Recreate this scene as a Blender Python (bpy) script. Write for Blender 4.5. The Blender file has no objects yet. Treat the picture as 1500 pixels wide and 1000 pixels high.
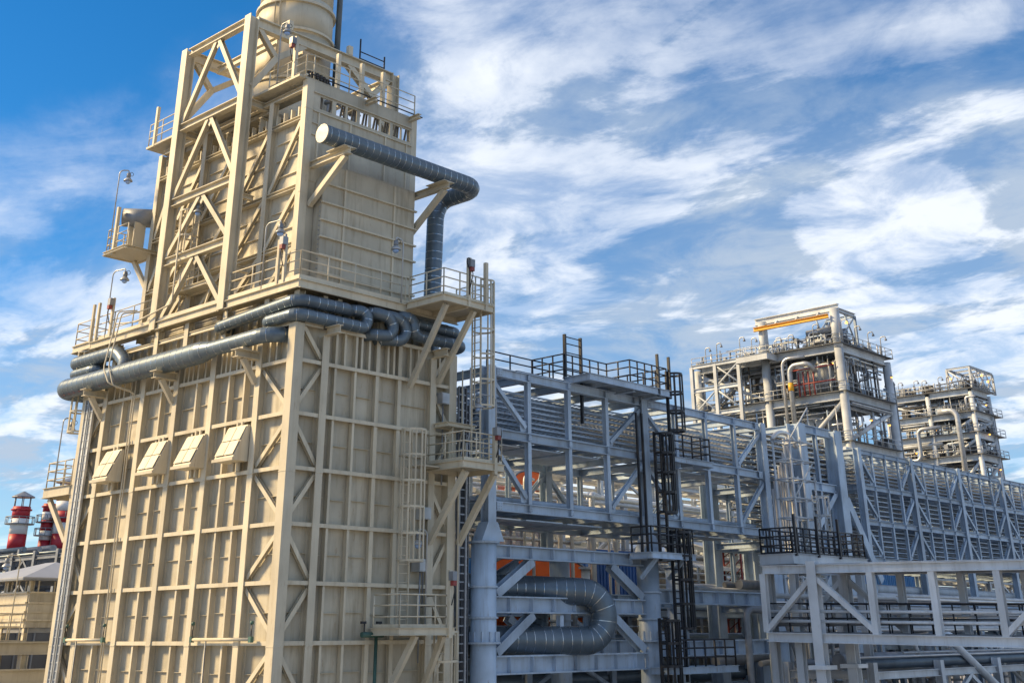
import bpy, math, random
from mathutils import Vector, Matrix
rnd = random.Random(7)
scene = bpy.context.scene
COL = scene.collection
V = Vector

# ------------------------------------------------------------------ camera
# z = 0 is the height of the photographer's eyes; the ground lies GZ below.
GZ = -9.0
CAM = V((-25.044, -33.717, 0.0))
YAW, PITCH, ROLL = 0.747228, 0.420944, 0.00598
fw = V((math.cos(YAW) * math.cos(PITCH), math.sin(YAW) * math.cos(PITCH), math.sin(PITCH)))
rt = V((math.sin(YAW), -math.cos(YAW), 0))
dn = fw.cross(rt)
r2 = rt * math.cos(ROLL) + dn * math.sin(ROLL)
d2 = dn * math.cos(ROLL) - rt * math.sin(ROLL)
cd = bpy.data.cameras.new('camera')
cam = bpy.data.objects.new('camera', cd)
COL.objects.link(cam)
cam.matrix_world = Matrix((( r2.x, -d2.x, -fw.x, CAM.x), (r2.y, -d2.y, -fw.y, CAM.y), (r2.z, -d2.z, -fw.z, CAM.z), (0, 0, 0, 1)))
cd.sensor_width = 36.0
cd.lens = 1724.7 / 1500 * 36
cd.shift_y = -343.46 / 1500
cd.clip_start = 0.5
cd.clip_end = 6000
scene.camera = cam

# ------------------------------------------------------------------ sky, sun, exposure
SUN_TO = V((-0.54, 0.64, 0.545)).normalized()          # direction towards the sun
sun_el = math.asin(SUN_TO.z)
sun_az = math.atan2(SUN_TO.x, SUN_TO.y)                 # clockwise from +Y
world = bpy.data.worlds.new('World')
scene.world = world
world.use_nodes = True
SKY_OFF = (14.0, 1.0, 0)
def build_world():
    nt = world.node_tree
    N, L = nt.nodes, nt.links
    N.clear()
    out = N.new('ShaderNodeOutputWorld')
    bg = N.new('ShaderNodeBackground'); bg.inputs['Strength'].default_value = 0.13
    sky = N.new('ShaderNodeTexSky'); sky.sky_type = 'NISHITA'; sky.sun_disc = False
    sky.sun_elevation = sun_el; sky.sun_rotation = sun_az
    sky.air_density = 1.0; sky.dust_density = 0.0; sky.ozone_density = 6.0; sky.altitude = 0
    hs = N.new('ShaderNodeHueSaturation'); hs.inputs['Saturation'].default_value = 1.25; hs.inputs['Value'].default_value = 0.56; hs.inputs['Hue'].default_value = 0.497
    L.new(sky.outputs[0], hs.inputs['Color'])
    tc = N.new('ShaderNodeTexCoord')
    sep = N.new('ShaderNodeSeparateXYZ'); L.new(tc.outputs['Generated'], sep.inputs[0])
    def math_(op, a, b=None, c=None):
        m = N.new('ShaderNodeMath'); m.operation = op
        for i, x in enumerate((a, b, c)):
            if x is None: continue
            if isinstance(x, (int, float)): m.inputs[i].default_value = x
            else: L.new(x, m.inputs[i])
        return m.outputs[0]
    zc = math_('ADD', math_('MAXIMUM', sep.outputs[2], 0.0), 0.16)
    px = math_('DIVIDE', sep.outputs[0], zc); py = math_('DIVIDE', sep.outputs[1], zc)
    cmb = N.new('ShaderNodeCombineXYZ'); L.new(px, cmb.inputs[0]); L.new(py, cmb.inputs[1])
    def noise(scale, detail, rough, dist, loc, rot, sc):
        mp = N.new('ShaderNodeMapping'); L.new(cmb.outputs[0], mp.inputs[0])
        mp.inputs['Location'].default_value = loc; mp.inputs['Rotation'].default_value = (0, 0, rot); mp.inputs['Scale'].default_value = sc
        n = N.new('ShaderNodeTexNoise'); n.inputs['Scale'].default_value = scale; n.inputs['Detail'].default_value = detail
        n.inputs['Roughness'].default_value = rough; n.inputs['Distortion'].default_value = dist
        L.new(mp.outputs[0], n.inputs['Vector']); return n.outputs[0]
    def ramp(x, a, b):
        mr = N.new('ShaderNodeMapRange'); mr.interpolation_type = 'SMOOTHSTEP'
        L.new(x, mr.inputs[0]); mr.inputs[1].default_value = a; mr.inputs[2].default_value = b
        return mr.outputs[0]
    big = noise(0.55, 4, 0.5, 0.3, SKY_OFF, 0.55, (1.0, 0.8, 1))
    wisp = noise(1.5, 8, 0.6, 0.5, (2.6, 4.1, 2), 0.8, (1.0, 0.6, 1))
    lump = noise(2.6, 10, 0.6, 0.6, (7.3, 2.2, 5), 0.7, (1, 0.62, 1))
    low = math_('MULTIPLY', ramp(sep.outputs[2], 0.42, 0.0), 0.11)
    a = math_('ADD', math_('ADD', math_('MULTIPLY', big, 0.52), math_('MULTIPLY', wisp, 0.34)), math_('ADD', math_('MULTIPLY', lump, 0.24), low))
    veil = math_('MULTIPLY', ramp(a, 0.455, 0.65), 0.9)
    puff = math_('MULTIPLY', ramp(math_('ADD', math_('MULTIPLY', a, 0.72), math_('MULTIPLY', lump, 0.28)), 0.50, 0.64), 0.92)
    fine = noise(5.5, 10, 0.62, 0.4, (1.7, 8.2, 3), 0.4, (1, 0.8, 1))
    mask = math_('MINIMUM', math_('MULTIPLY', math_('MAXIMUM', veil, puff), math_('ADD', 0.45, math_('MULTIPLY', ramp(fine, 0.36, 0.62), 0.6))), 0.97)
    # grey undersides: the lumps compared with themselves a little way off
    lump2 = noise(2.6, 10, 0.6, 0.6, (7.3 + 0.12, 2.2 - 0.16, 5), 0.7, (1, 0.62, 1))
    rel = math_('ADD', math_('MULTIPLY', math_('SUBTRACT', lump2, lump), 3.2), math_('MULTIPLY', math_('SUBTRACT', 0.5, fine), 0.8))
    shade = ramp(math_('ADD', noise(1.2, 7, 0.6, 0.5, (9.1, 3.7, 1), 0.5, (1, 0.7, 1)), rel), 0.36, 0.72)
    cc = N.new('ShaderNodeMix'); cc.data_type = 'RGBA'
    L.new(shade, cc.inputs['Factor'])
    cc.inputs[6].default_value = (3.65, 3.85, 4.15, 1)
    cc.inputs[7].default_value = (1.9, 2.3, 2.85, 1)
    mx = N.new('ShaderNodeMix'); mx.data_type = 'RGBA'
    L.new(mask, mx.inputs['Factor']); L.new(hs.outputs[0], mx.inputs[6]); L.new(cc.outputs[2], mx.inputs[7])
    L.new(mx.outputs[2], bg.inputs['Color'])
    L.new(bg.outputs[0], out.inputs['Surface'])
build_world()
sd = bpy.data.lights.new('sun', 'SUN')
sd.energy = 3.5; sd.angle = math.radians(10.0); sd.color = (1.0, 0.73, 0.38)
sun = bpy.data.objects.new('sun', sd); COL.objects.link(sun)
sun.rotation_euler = (-SUN_TO).to_track_quat('-Z', 'Y').to_euler()
sun.location = (-60, 40, 60)
scene.view_settings.view_transform = 'Standard'
scene.view_settings.look = 'None'
scene.view_settings.exposure = 1.05
scene.view_settings.gamma = 1.0

# ------------------------------------------------------------------ materials
def mat(name, col, rough=0.5, metal=0.0, var=0.12, scale=1.5, dirt=None, dirt_amt=0.0, streak=0.0, bump=0.0, spec=0.5, emit=None, estr=0.0, rust=0.0):
    m = bpy.data.materials.new(name); m.use_nodes = True
    nt = m.node_tree; N, L = nt.nodes, nt.links
    b = N['Principled BSDF']
    b.inputs['Roughness'].default_value = rough
    b.inputs['Metallic'].default_value = metal
    b.inputs['Specular IOR Level'].default_value = spec
    if emit:
        b.inputs['Emission Color'].default_value = (*emit, 1); b.inputs['Emission Strength'].default_value = estr
    geo = N.new('ShaderNodeNewGeometry')
    oi = N.new('ShaderNodeObjectInfo')
    n1 = N.new('ShaderNodeTexNoise'); n1.inputs['Scale'].default_value = scale; n1.inputs['Detail'].default_value = 6
    L.new(geo.outputs['Position'], n1.inputs['Vector'])
    # per-object and per-place tint
    hv = N.new('ShaderNodeMapRange'); hv.inputs[3].default_value = 1 - var; hv.inputs[4].default_value = 1 + var
    L.new(n1.outputs[0], hv.inputs[0]); hv.inputs[1].default_value = 0.3; hv.inputs[2].default_value = 0.7
    ov = N.new('ShaderNodeMapRange'); ov.inputs[3].default_value = 1 - var * 0.8; ov.inputs[4].default_value = 1 + var * 0.8
    L.new(oi.outputs['Random'], ov.inputs[0])
    mu = N.new('ShaderNodeMath'); mu.operation = 'MULTIPLY'; L.new(hv.outputs[0], mu.inputs[0]); L.new(ov.outputs[0], mu.inputs[1])
    sc = N.new('ShaderNodeVectorMath'); sc.operation = 'SCALE'; sc.inputs[0].default_value = col
    L.new(mu.outputs[0], sc.inputs['Scale'])
    last = sc.outputs[0]
    if dirt_amt > 0:
        mp = N.new('ShaderNodeMapping'); mp.inputs['Scale'].default_value = (2.2, 2.2, 0.22 if streak else 2.2)
        L.new(geo.outputs['Position'], mp.inputs[0])
        n2 = N.new('ShaderNodeTexNoise'); n2.inputs['Scale'].default_value = 1.6; n2.inputs['Detail'].default_value = 8; n2.inputs['Roughness'].default_value = 0.65
        L.new(mp.outputs[0], n2.inputs['Vector'])
        mr = N.new('ShaderNodeMapRange'); mr.inputs[1].default_value = 0.5; mr.inputs[2].default_value = 0.78; mr.inputs[4].default_value = dirt_amt
        L.new(n2.outputs[0], mr.inputs[0])
        mx = N.new('ShaderNodeMix'); mx.data_type = 'RGBA'
        L.new(mr.outputs[0], mx.inputs['Factor']); L.new(last, mx.inputs[6]); mx.inputs[7].default_value = (*dirt, 1)
        last = mx.outputs[2]
        rr = N.new('ShaderNodeMapRange'); rr.inputs[3].default_value = rough - 0.06; rr.inputs[4].default_value = min(1, rough + 0.12)
        L.new(n2.outputs[0], rr.inputs[0]); L.new(rr.outputs[0], b.inputs['Roughness'])
    if rust > 0:
        n3 = N.new('ShaderNodeTexNoise'); n3.inputs['Scale'].default_value = 5.0; n3.inputs['Detail'].default_value = 9; n3.inputs['Roughness'].default_value = 0.7
        mp3 = N.new('ShaderNodeMapping'); mp3.inputs['Scale'].default_value = (1.6, 1.6, 0.35); L.new(geo.outputs['Position'], mp3.inputs[0]); L.new(mp3.outputs[0], n3.inputs['Vector'])
        m3 = N.new('ShaderNodeMapRange'); m3.inputs[1].default_value = 0.60; m3.inputs[2].default_value = 0.73; m3.inputs[4].default_value = rust; L.new(n3.outputs[0], m3.inputs[0])
        x3 = N.new('ShaderNodeMix'); x3.data_type = 'RGBA'; L.new(m3.outputs[0], x3.inputs['Factor']); L.new(last, x3.inputs[6]); x3.inputs[7].default_value = (0.20, 0.10, 0.045, 1)
        last = x3.outputs[2]
    L.new(last, b.inputs['Base Color'])
    if bump > 0:
        bp = N.new('ShaderNodeBump'); bp.inputs['Strength'].default_value = bump; bp.inputs['Distance'].default_value = 0.05 if bump < 0.75 else 0.2
        nb = N.new('ShaderNodeTexNoise'); nb.inputs['Scale'].default_value = scale * 0.8; nb.inputs['Detail'].default_value = 3
        L.new(geo.outputs['Position'], nb.inputs['Vector'])
        L.new(nb.outputs[0], bp.inputs['Height']); L.new(bp.outputs[0], b.inputs['Normal'])
    return m
M = {}
M['cream'] = mat('cream_paint', (0.57, 0.52, 0.405), 0.5, 0, 0.12, 0.8, (0.33, 0.27, 0.17), 0.55, 1, rust=0.5)
M['cream_panel'] = mat('cream_panel_paint', (0.48, 0.445, 0.355), 0.55, 0, 0.16, 0.7, (0.24, 0.20, 0.13), 0.8, 1, 0.8, rust=0.5)
M['steel'] = mat('grey_steel_paint', (0.37, 0.465, 0.58), 0.45, 0, 0.2, 0.9, (0.17, 0.18, 0.19), 0.55, 1, rust=0.7)
M['steel_light'] = mat('pale_steel_paint', (0.49, 0.53, 0.57), 0.5, 0, 0.2, 0.6, (0.26, 0.24, 0.21), 0.4, 1)
M['clad'] = mat('insulation_cladding', (0.12, 0.16, 0.20), 0.36, 0.4, 0.15, 1.2, (0.07, 0.09, 0.11), 0.5, 0, 0.3)
M['band'] = mat('steel_band', (0.40, 0.44, 0.48), 0.2, 0.85, 0.1, 3)
M['cap'] = mat('bright_end_cap', (0.34, 0.34, 0.33), 0.5, 0.4, 0.08, 3, bump=0.3)
M['galv'] = mat('galvanised_steel', (0.42, 0.44, 0.46), 0.42, 0.45, 0.18, 2.2)
M['galv_dark'] = mat('dull_galvanised_steel', (0.24, 0.26, 0.29), 0.5, 0.4, 0.2, 2.2)
M['black'] = mat('black_paint', (0.018, 0.02, 0.026), 0.45, 0, 0.2, 2)
M['cable'] = mat('cable_sheath', (0.035, 0.04, 0.05), 0.6, 0, 0.3, 4)
M['pipe_white'] = mat('white_pipe_jacket', (0.62, 0.61, 0.57), 0.4, 0.15, 0.15, 0.5, (0.35, 0.32, 0.28), 0.35, 0)
M['pipe_alu'] = mat('aluminium_pipe_jacket', (0.52, 0.53, 0.54), 0.35, 0.55, 0.15, 0.8)
M['orange'] = mat('orange_tarpaulin', (0.92, 0.15, 0.02), 0.6, 0, 0.2, 0.8, bump=0.5)
M['blue'] = mat('blue_container_paint', (0.025, 0.11, 0.36), 0.5, 0, 0.15, 0.8, (0.06, 0.07, 0.09), 0.3, 1)
M['blue_light'] = mat('pale_blue_sheet', (0.10, 0.33, 0.72), 0.6, 0, 0.15, 0.8)
M['red'] = mat('red_paint', (0.42, 0.02, 0.035), 0.5, 0, 0.12, 0.3)
M['white'] = mat('white_paint', (0.72, 0.73, 0.74), 0.5, 0, 0.08, 0.3)
M['roof'] = mat('grey_roof_sheet', (0.40, 0.42, 0.45), 0.5, 0.2, 0.1, 0.6)
M['dark'] = mat('dark_interior', (0.05, 0.05, 0.052), 0.7, 0, 0.2, 1)
M['yellow'] = mat('yellow_crane_paint', (0.72, 0.38, 0.03), 0.5, 0, 0.1, 0.5)
M['red_pipe'] = mat('fire_main_red', (0.24, 0.045, 0.04), 0.5, 0, 0.15, 0.8)
M['timber'] = mat('scaffold_timber', (0.48, 0.32, 0.17), 0.7, 0, 0.2, 1.0)
M['glass'] = mat('lamp_glass', (0.30, 0.45, 0.75), 0.12, 0.2, 0.1, 5)
M['lit'] = mat('lit_lamp', (1.0, 0.55, 0.12), 0.4, 0, 0.02, 1, emit=(1.0, 0.42, 0.07), estr=2.0)
M['gravel'] = mat('gravel', (0.24, 0.24, 0.235), 0.9, 0, 0.25, 0.35, (0.13, 0.13, 0.13), 0.6, 0)
M['concrete'] = mat('concrete', (0.36, 0.35, 0.33), 0.85, 0, 0.15, 0.5, (0.2, 0.19, 0.17), 0.4, 0)
M['housing'] = mat('dark_steel_and_shade', (0.15, 0.155, 0.16), 0.6, 0.1, 0.25, 0.5, (0.08, 0.08, 0.08), 0.5, 1)  # dark tone puts interior shade into tower decks and boxes; also dark racks
M['bridge_paint'] = mat('pale_bridge_paint', (0.62, 0.66, 0.70), 0.5, 0, 0.15, 0.6, (0.3, 0.29, 0.27), 0.45, 1, rust=0.4)
M['green'] = mat('green_hydrant_paint', (0.05, 0.12, 0.10), 0.5, 0, 0.2, 2)

# ------------------------------------------------------------------ mesh helpers
ORG = {}          # object -> world location of its thing's base
class MB:
    def __init__(s): s.v = []; s.f = []
    def quad_prism(s, ring0, ring1, cap=True):
        n = len(ring0); b = len(s.v)
        s.v += [tuple(p) for p in ring0] + [tuple(p) for p in ring1]
        for i in range(n):
            j = (i + 1) % n
            s.f.append((b + i, b + j, b + n + j, b + n + i))
        if cap:
            s.f.append(tuple(b + i for i in range(n - 1, -1, -1))); s.f.append(tuple(b + n + i for i in range(n)))
        return s
    def box(s, x0, x1, y0, y1, z0, z1):
        return s.quad_prism([(x0, y0, z0), (x1, y0, z0), (x1, y1, z0), (x0, y1, z0)], [(x0, y0, z1), (x1, y0, z1), (x1, y1, z1), (x0, y1, z1)])
    def _frame(s, p0, p1, up):
        a = (p1 - p0).normalized(); u = V(up)
        if abs(a.dot(u)) > 0.98: u = V((1, 0, 0)) if abs(a.x) < 0.9 else V((0, 1, 0))
        v = a.cross(u).normalized(); u = v.cross(a).normalized()
        return a, u, v
    def bar(s, p0, p1, w, h, up=(0, 0, 1)):
        p0, p1 = V(p0), V(p1); a, u, v = s._frame(p0, p1, up)
        pr = [(-w / 2, -h / 2), (w / 2, -h / 2), (w / 2, h / 2), (-w / 2, h / 2)]
        return s.quad_prism([p0 + v * x + u * y for x, y in pr], [p1 + v * x + u * y for x, y in pr])
    def ibeam(s, p0, p1, w, h, up=(0, 0, 1), tf=None, tw=None):
        p0, p1 = V(p0), V(p1); a, u, v = s._frame(p0, p1, up)
        tf = tf or max(0.02, h * 0.09); tw = tw or max(0.014, w * 0.09)
        W, H = w / 2, h / 2; t = tw / 2
        pr = [(-W, -H), (W, -H), (W, -H + tf), (t, -H + tf), (t, H - tf), (W, H - tf), (W, H), (-W, H), (-W, H - tf), (-t, H - tf), (-t, -H + tf), (-W, -H + tf)]
        return s.quad_prism([p0 + v * x + u * y for x, y in pr], [p1 + v * x + u * y for x, y in pr])
    def cyl(s, p0, p1, r, n=10, r1=None, cap=True):
        p0, p1 = V(p0), V(p1); a, u, v = s._frame(p0, p1, (0, 0, 1))
        r1 = r if r1 is None else r1
        cs = [(math.cos(2 * math.pi * i / n), math.sin(2 * math.pi * i / n)) for i in range(n)]
        return s.quad_prism([p0 + u * (c * r) + v * (d * r) for c, d in cs], [p1 + u * (c * r1) + v * (d * r1) for c, d in cs], cap)
    def tube(s, pts, r, n=8, cap=True, gores=False):
        pts = [V(p) for p in pts]; m = len(pts); b = len(s.v)
        rs = r if isinstance(r, (list, tuple)) else [r] * m
        t = [(pts[min(i + 1, m - 1)] - pts[max(i - 1, 0)]).normalized() for i in range(m)]
        u = t[0].cross(V((0, 0, 1)))
        if u.length < 0.05: u = t[0].cross(V((1, 0, 0)))
        u.normalize()
        for i in range(m):
            u = (u - t[i] * u.dot(t[i])).normalized(); v = t[i].cross(u)
            for k in range(n):
                q = 2 * math.pi * k / n
                s.v.append(tuple(pts[i] + u * (math.cos(q) * rs[i]) + v * (math.sin(q) * rs[i])))
        if gores:
            # every length of jacket is its own sheet, so the bends show their mitred joints
            rings = s.v[b:]; del s.v[b:]
            for i in range(m - 1):
                b2 = len(s.v); s.v += rings[i * n:(i + 2) * n]
                for k in range(n):
                    j = (k + 1) % n
                    s.f.append((b2 + k, b2 + j, b2 + n + j, b2 + n + k))
            if cap:
                b2 = len(s.v); s.v += rings[:n] + rings[-n:]
                s.f.append(tuple(b2 + k for k in range(n - 1, -1, -1))); s.f.append(tuple(b2 + n + k for k in range(n)))
            return s
        for i in range(m - 1):
            for k in range(n):
                j = (k + 1) % n
                s.f.append((b + i * n + k, b + i * n + j, b + (i + 1) * n + j, b + (i + 1) * n + k))
        if cap:
            s.f.append(tuple(b + k for k in range(n - 1, -1, -1))); s.f.append(tuple(b + (m - 1) * n + k for k in range(n)))
        return s
    def lathe(s, c, prof, n=24, ax='z'):
        b = len(s.v); c = V(c)
        for r, h in prof:
            for k in range(n):
                q = 2 * math.pi * k / n
                s.v.append((c.x + r * math.cos(q), c.y + r * math.sin(q), c.z + h))
        for i in range(len(prof) - 1):
            for k in range(n):
                j = (k + 1) % n
                s.f.append((b + i * n + k, b + i * n + j, b + (i + 1) * n + j, b + (i + 1) * n + k))
        s.f.append(tuple(b + k for k in range(n - 1, -1, -1))); s.f.append(tuple(b + (len(prof) - 1) * n + k for k in range(n)))
        return s
    def poly(s, pts):
        b = len(s.v); s.v += [tuple(p) for p in pts]; s.f.append(tuple(range(b, b + len(pts)))); return s
    def prism(s, pts, d):                       # polygon extruded by vector d
        d = V(d); return s.quad_prism([V(p) for p in pts], [V(p) + d for p in pts])
    def mesh(s, name, mt, smooth=False, org=(0, 0, 0)):
        me = bpy.data.meshes.new(name); o = V(org)
        me.from_pydata([(x - o.x, y - o.y, z - o.z) for x, y, z in s.v], [], s.f)
        me.materials.append(M[mt])
        if smooth:
            me.polygons.foreach_set('use_smooth', [len(p.vertices) <= 4 for p in me.polygons])
        return me
    def build(s, name, mt, parent=None, smooth=False, label=None, kind=None):
        org = ORG.get(parent.name, (0, 0, 0)) if parent else (0, 0, 0)
        o = bpy.data.objects.new(name, s.mesh(name, mt, smooth, org)); COL.objects.link(o)
        if parent: o.parent = parent; ORG[o.name] = org
        if label: o['label'] = label
        if kind: o['kind'] = kind
        return o
def thing(name, label, cat, loc=(0, 0, 0), group=None):
    o = bpy.data.objects.new(name, None); COL.objects.link(o)
    o.empty_display_size = 0.2
    o.location = loc; o['label'] = label; o['category'] = cat
    if group: o['group'] = group
    ORG[o.name] = tuple(loc)
    return o
def tag(o, label, cat, group=None):
    o['label'] = label; o['category'] = cat
    if group: o['group'] = group
    return o
def inst(mesh, name, parent, loc, rz=0.0, scale=None, rot=None):
    """a piece that shares its mesh with others; loc is in world space"""
    o = bpy.data.objects.new(name, mesh); COL.objects.link(o)
    g = V(ORG.get(parent.name, (0, 0, 0))) if parent else V((0, 0, 0))
    o.parent = parent; o.location = V(loc) - g
    if rot is not None: o.rotation_euler = rot
    elif rz: o.rotation_euler = (0, 0, rz)
    if scale: o.scale = scale
    return o
def copy_thing(root, d, label=None, group=None):
    r = root.copy(); COL.objects.link(r); r.location = root.location + V(d)
    if label: r['label'] = label
    if group: r['group'] = group
    for ch in list(root.children):
        c = ch.copy(); COL.objects.link(c); c.parent = r
        for g in ch.children:
            e = g.copy(); COL.objects.link(e); e.parent = c
    return r
def I(parent, name, p0, p1, w, h, mt, up=(0, 0, 1)):
    return MB().ibeam(p0, p1, w, h, up).build(name, mt, parent)
def B(parent, name, p0, p1, w, h, mt, up=(0, 0, 1)):
    return MB().bar(p0, p1, w, h, up).build(name, mt, parent)
def Cy(parent, name, p0, p1, r, mt, n=10, smooth=True):
    return MB().cyl(p0, p1, r, n).build(name, mt, parent, smooth)
CACHE = {}
def shared(key, fn):
    if key not in CACHE: CACHE[key] = fn()
    return CACHE[key]
def arc(c, a, b, q0, q1, n):
    """points on the arc c + a cos + b sin"""
    c, a, b = V(c), V(a), V(b)
    return [c + a * math.cos(q0 + (q1 - q0) * i / n) + b * math.sin(q0 + (q1 - q0) * i / n) for i in range(n + 1)]
def fillet(pts, R, n=7):
    """polyline with rounded corners"""
    pts = [V(p) for p in pts]; out = [pts[0]]
    for i in range(1, len(pts) - 1):
        p = pts[i]; d0 = (pts[i - 1] - p); d1 = (pts[i + 1] - p)
        r = min(R, d0.length * 0.49, d1.length * 0.49)
        d0.normalize(); d1.normalize()
        ang = d0.angle(d1); half = ang / 2
        t = r; rad = t * math.tan(half); bis = (d0 + d1)
        if bis.length < 1e-4: out.append(p); continue
        a = p + d0 * t; b = p + d1 * t
        for k in range(n + 1):
            s = k / n
            # quadratic then pushed to the arc
            c = p + bis.normalized() * (rad / math.sin(half) if math.sin(half) > 1e-4 else 0)
            va, vb = a - c, b - c
            th = va.angle(vb)
            if th < 1e-4: out.append(a.lerp(b, s)); continue
            out.append(c + va * (math.sin((1 - s) * th) / math.sin(th)) + vb * (math.sin(s * th) / math.sin(th)))
    out.append(pts[-1])
    return out

# ------------------------------------------------------------------ reusable builders
def railing(parent, pts, mt, h=1.1, gap=1.5, rail_r=0.026, mids=(0.52,), toe=None, closed=False):
    """pts: polyline at floor level (world). posts, top rail, mid rails, toe boards as parts."""
    pts = [V(p) for p in pts]
    post = shared(('post', mt, h, rail_r), lambda: MB().cyl((0, 0, 0), (0, 0, h), rail_r * 1.15, 6).mesh('post', mt, True))
    for i in range(len(pts) - 1):
        a, b = pts[i], pts[i + 1]; L = (b - a).length
        n = max(1, round(L / gap))
        for k in range(n + (1 if i == len(pts) - 2 else 0)):
            inst(post, 'post', parent, a.lerp(b, k / n))
        for zz in (h,) + tuple(mids):
            up = V((0, 0, zz))
            MB().cyl(a + up, b + up, rail_r, 6).build('handrail' if zz == h else 'mid_rail', mt, parent, True)
        if toe:
            t = (b - a).normalized(); nrm = t.cross(V((0, 0, 1))) * 0.02
            MB().bar(a + V((0, 0, toe / 2)) + nrm, b + V((0, 0, toe / 2)) + nrm, 0.012, toe).build('toe_board', mt, parent)
def platform(name, label, x0, x1, y0, y1, z, mt, sides='', fascia=0.30, rail=True, toe=None, cat='platform', gap=1.4, rail_r=0.026, group=None, mids=(0.37, 0.74), sub='deck', edge=None):
    """rectangular deck with edge channels; sides: letters N(+y) S(-y) E(+x) W(-x) that carry a railing"""
    t = thing(name, label, cat, ((x0 + x1) / 2, (y0 + y1) / 2, z), group)
    MB().box(x0 + 0.03, x1 - 0.03, y0 + 0.03, y1 - 0.03, z - 0.05, z).build('deck', mt if sub == 'deck' else sub, t)
    # edge channels, flanges outwards
    e = 0.05
    for (p, q, up) in (((x0, y0, 0), (x1, y0, 0), 0), ((x1, y0, 0), (x1, y1, 0), 0), ((x1, y1, 0), (x0, y1, 0), 0), ((x0, y1, 0), (x0, y0, 0), 0)):
        m = MB(); d = (V(q) - V(p)).normalized(); nr = d.cross(V((0, 0, 1)))
        P, Q = V(p) + V((0, 0, z)), V(q) + V((0, 0, z))
        m.bar(P + V((0, 0, 0.05 - fascia / 2)), Q + V((0, 0, 0.05 - fascia / 2)), 0.02, fascia)
        m.bar(P + nr * 0.045 + V((0, 0, 0.045)), Q + nr * 0.045 + V((0, 0, 0.045)), 0.09, 0.018)
        m.bar(P + nr * 0.045 + V((0, 0, 0.06 - fascia)), Q + nr * 0.045 + V((0, 0, 0.06 - fascia)), 0.09, 0.018)
        m.build('edge_channel', edge or mt, t)
    # joists below
    n = max(1, int((x1 - x0) / 1.2)); m = MB()
    for k in range(1, n): 
        I(t, 'joist', (x0 + (x1 - x0) * k / n, y0 + 0.05, z - 0.15), (x0 + (x1 - x0) * k / n, y1 - 0.05, z - 0.15), 0.1, 0.18, edge or mt)
    if rail:
        e = 0.06; c = {'S': [(x0 + e, y0 + e), (x1 - e, y0 + e)], 'E': [(x1 - e, y0 + e), (x1 - e, y1 - e)], 'N': [(x1 - e, y1 - e), (x0 + e, y1 - e)], 'W': [(x0 + e, y1 - e), (x0 + e, y0 + e)]}
        for s in sides:
            railing(t, [(p[0], p[1], z) for p in c[s]], mt, gap=gap, rail_r=rail_r, mids=mids, toe=toe)
    return t
def ladder(label, x, y, z0, z1, face, mt, w=0.46, cage=None, rr=0.028, group=None, cage_r=0.38, bars=5, step=0.3, name='caged_ladder'):
    """face: unit (dx,dy) pointing from the ladder towards the climber"""
    t = thing(name if cage else 'ladder', label, 'ladder', (x, y, z0), group)
    fx, fy = face; sx, sy = -fy, fx
    for s in (-1, 1):
        B(t, 'stile', (x + sx * s * w / 2, y + sy * s * w / 2, z0), (x + sx * s * w / 2, y + sy * s * w / 2, z1), 0.13 if mt == 'black' else 0.07, 0.08 if mt == 'black' else 0.03, mt)
    ang = math.atan2(sy, sx)
    rung = shared(('rung', mt, w, rr), lambda: MB().cyl((-w / 2, 0, 0), (w / 2, 0, 0), rr * 0.6, 6).mesh('rung', mt, True))
    n = int((z1 - z0) / step)
    for k in range(1, n): inst(rung, 'rung', t, (x, y, z0 + k * step), ang)
    if cage:
        c0, c1 = cage
        def mk():
            m = MB(); pts = [V((-w / 2 - 0.02, 0, 0))] + arc((0, 0.36, 0), (cage_r, 0, 0), (0, cage_r, 0), math.pi, 0, 12) + [V((w / 2 + 0.02, 0, 0))]
            for a, b in zip(pts, pts[1:]): m.bar(a, b, 0.03 if mt == 'black' else 0.02, 0.1 if mt == 'black' else 0.07)
            return m.mesh('hoop', mt)
        hoop = shared(('hoop', mt, w, cage_r), mk)
        n = max(2, round((c1 - c0) / 0.9))
        # hoop's local +y must point along face
        rz = math.atan2(fy, fx) - math.pi / 2
        for k in range(n + 1): inst(hoop, 'hoop', t, (x, y, c0 + (c1 - c0) * k / n), rz)
        bar_ = shared(('cagebar', mt, round(c1 - c0, 2)), lambda: MB().bar((0, 0, 0), (0, 0, c1 - c0), 0.08 if mt == 'black' else 0.05, 0.05 if mt == 'black' else 0.04).mesh('cage_bar', mt))
        for k in range(bars):
            q = math.pi * k / (bars - 1)
            lx = (cage_r - 0.012) * math.cos(q); ly = 0.36 + (cage_r - 0.012) * math.sin(q)
            inst(bar_, 'cage_bar', t, (x + sx * -lx + fx * ly, y + sy * -lx + fy * ly, c0), rz)
    return t
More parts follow.
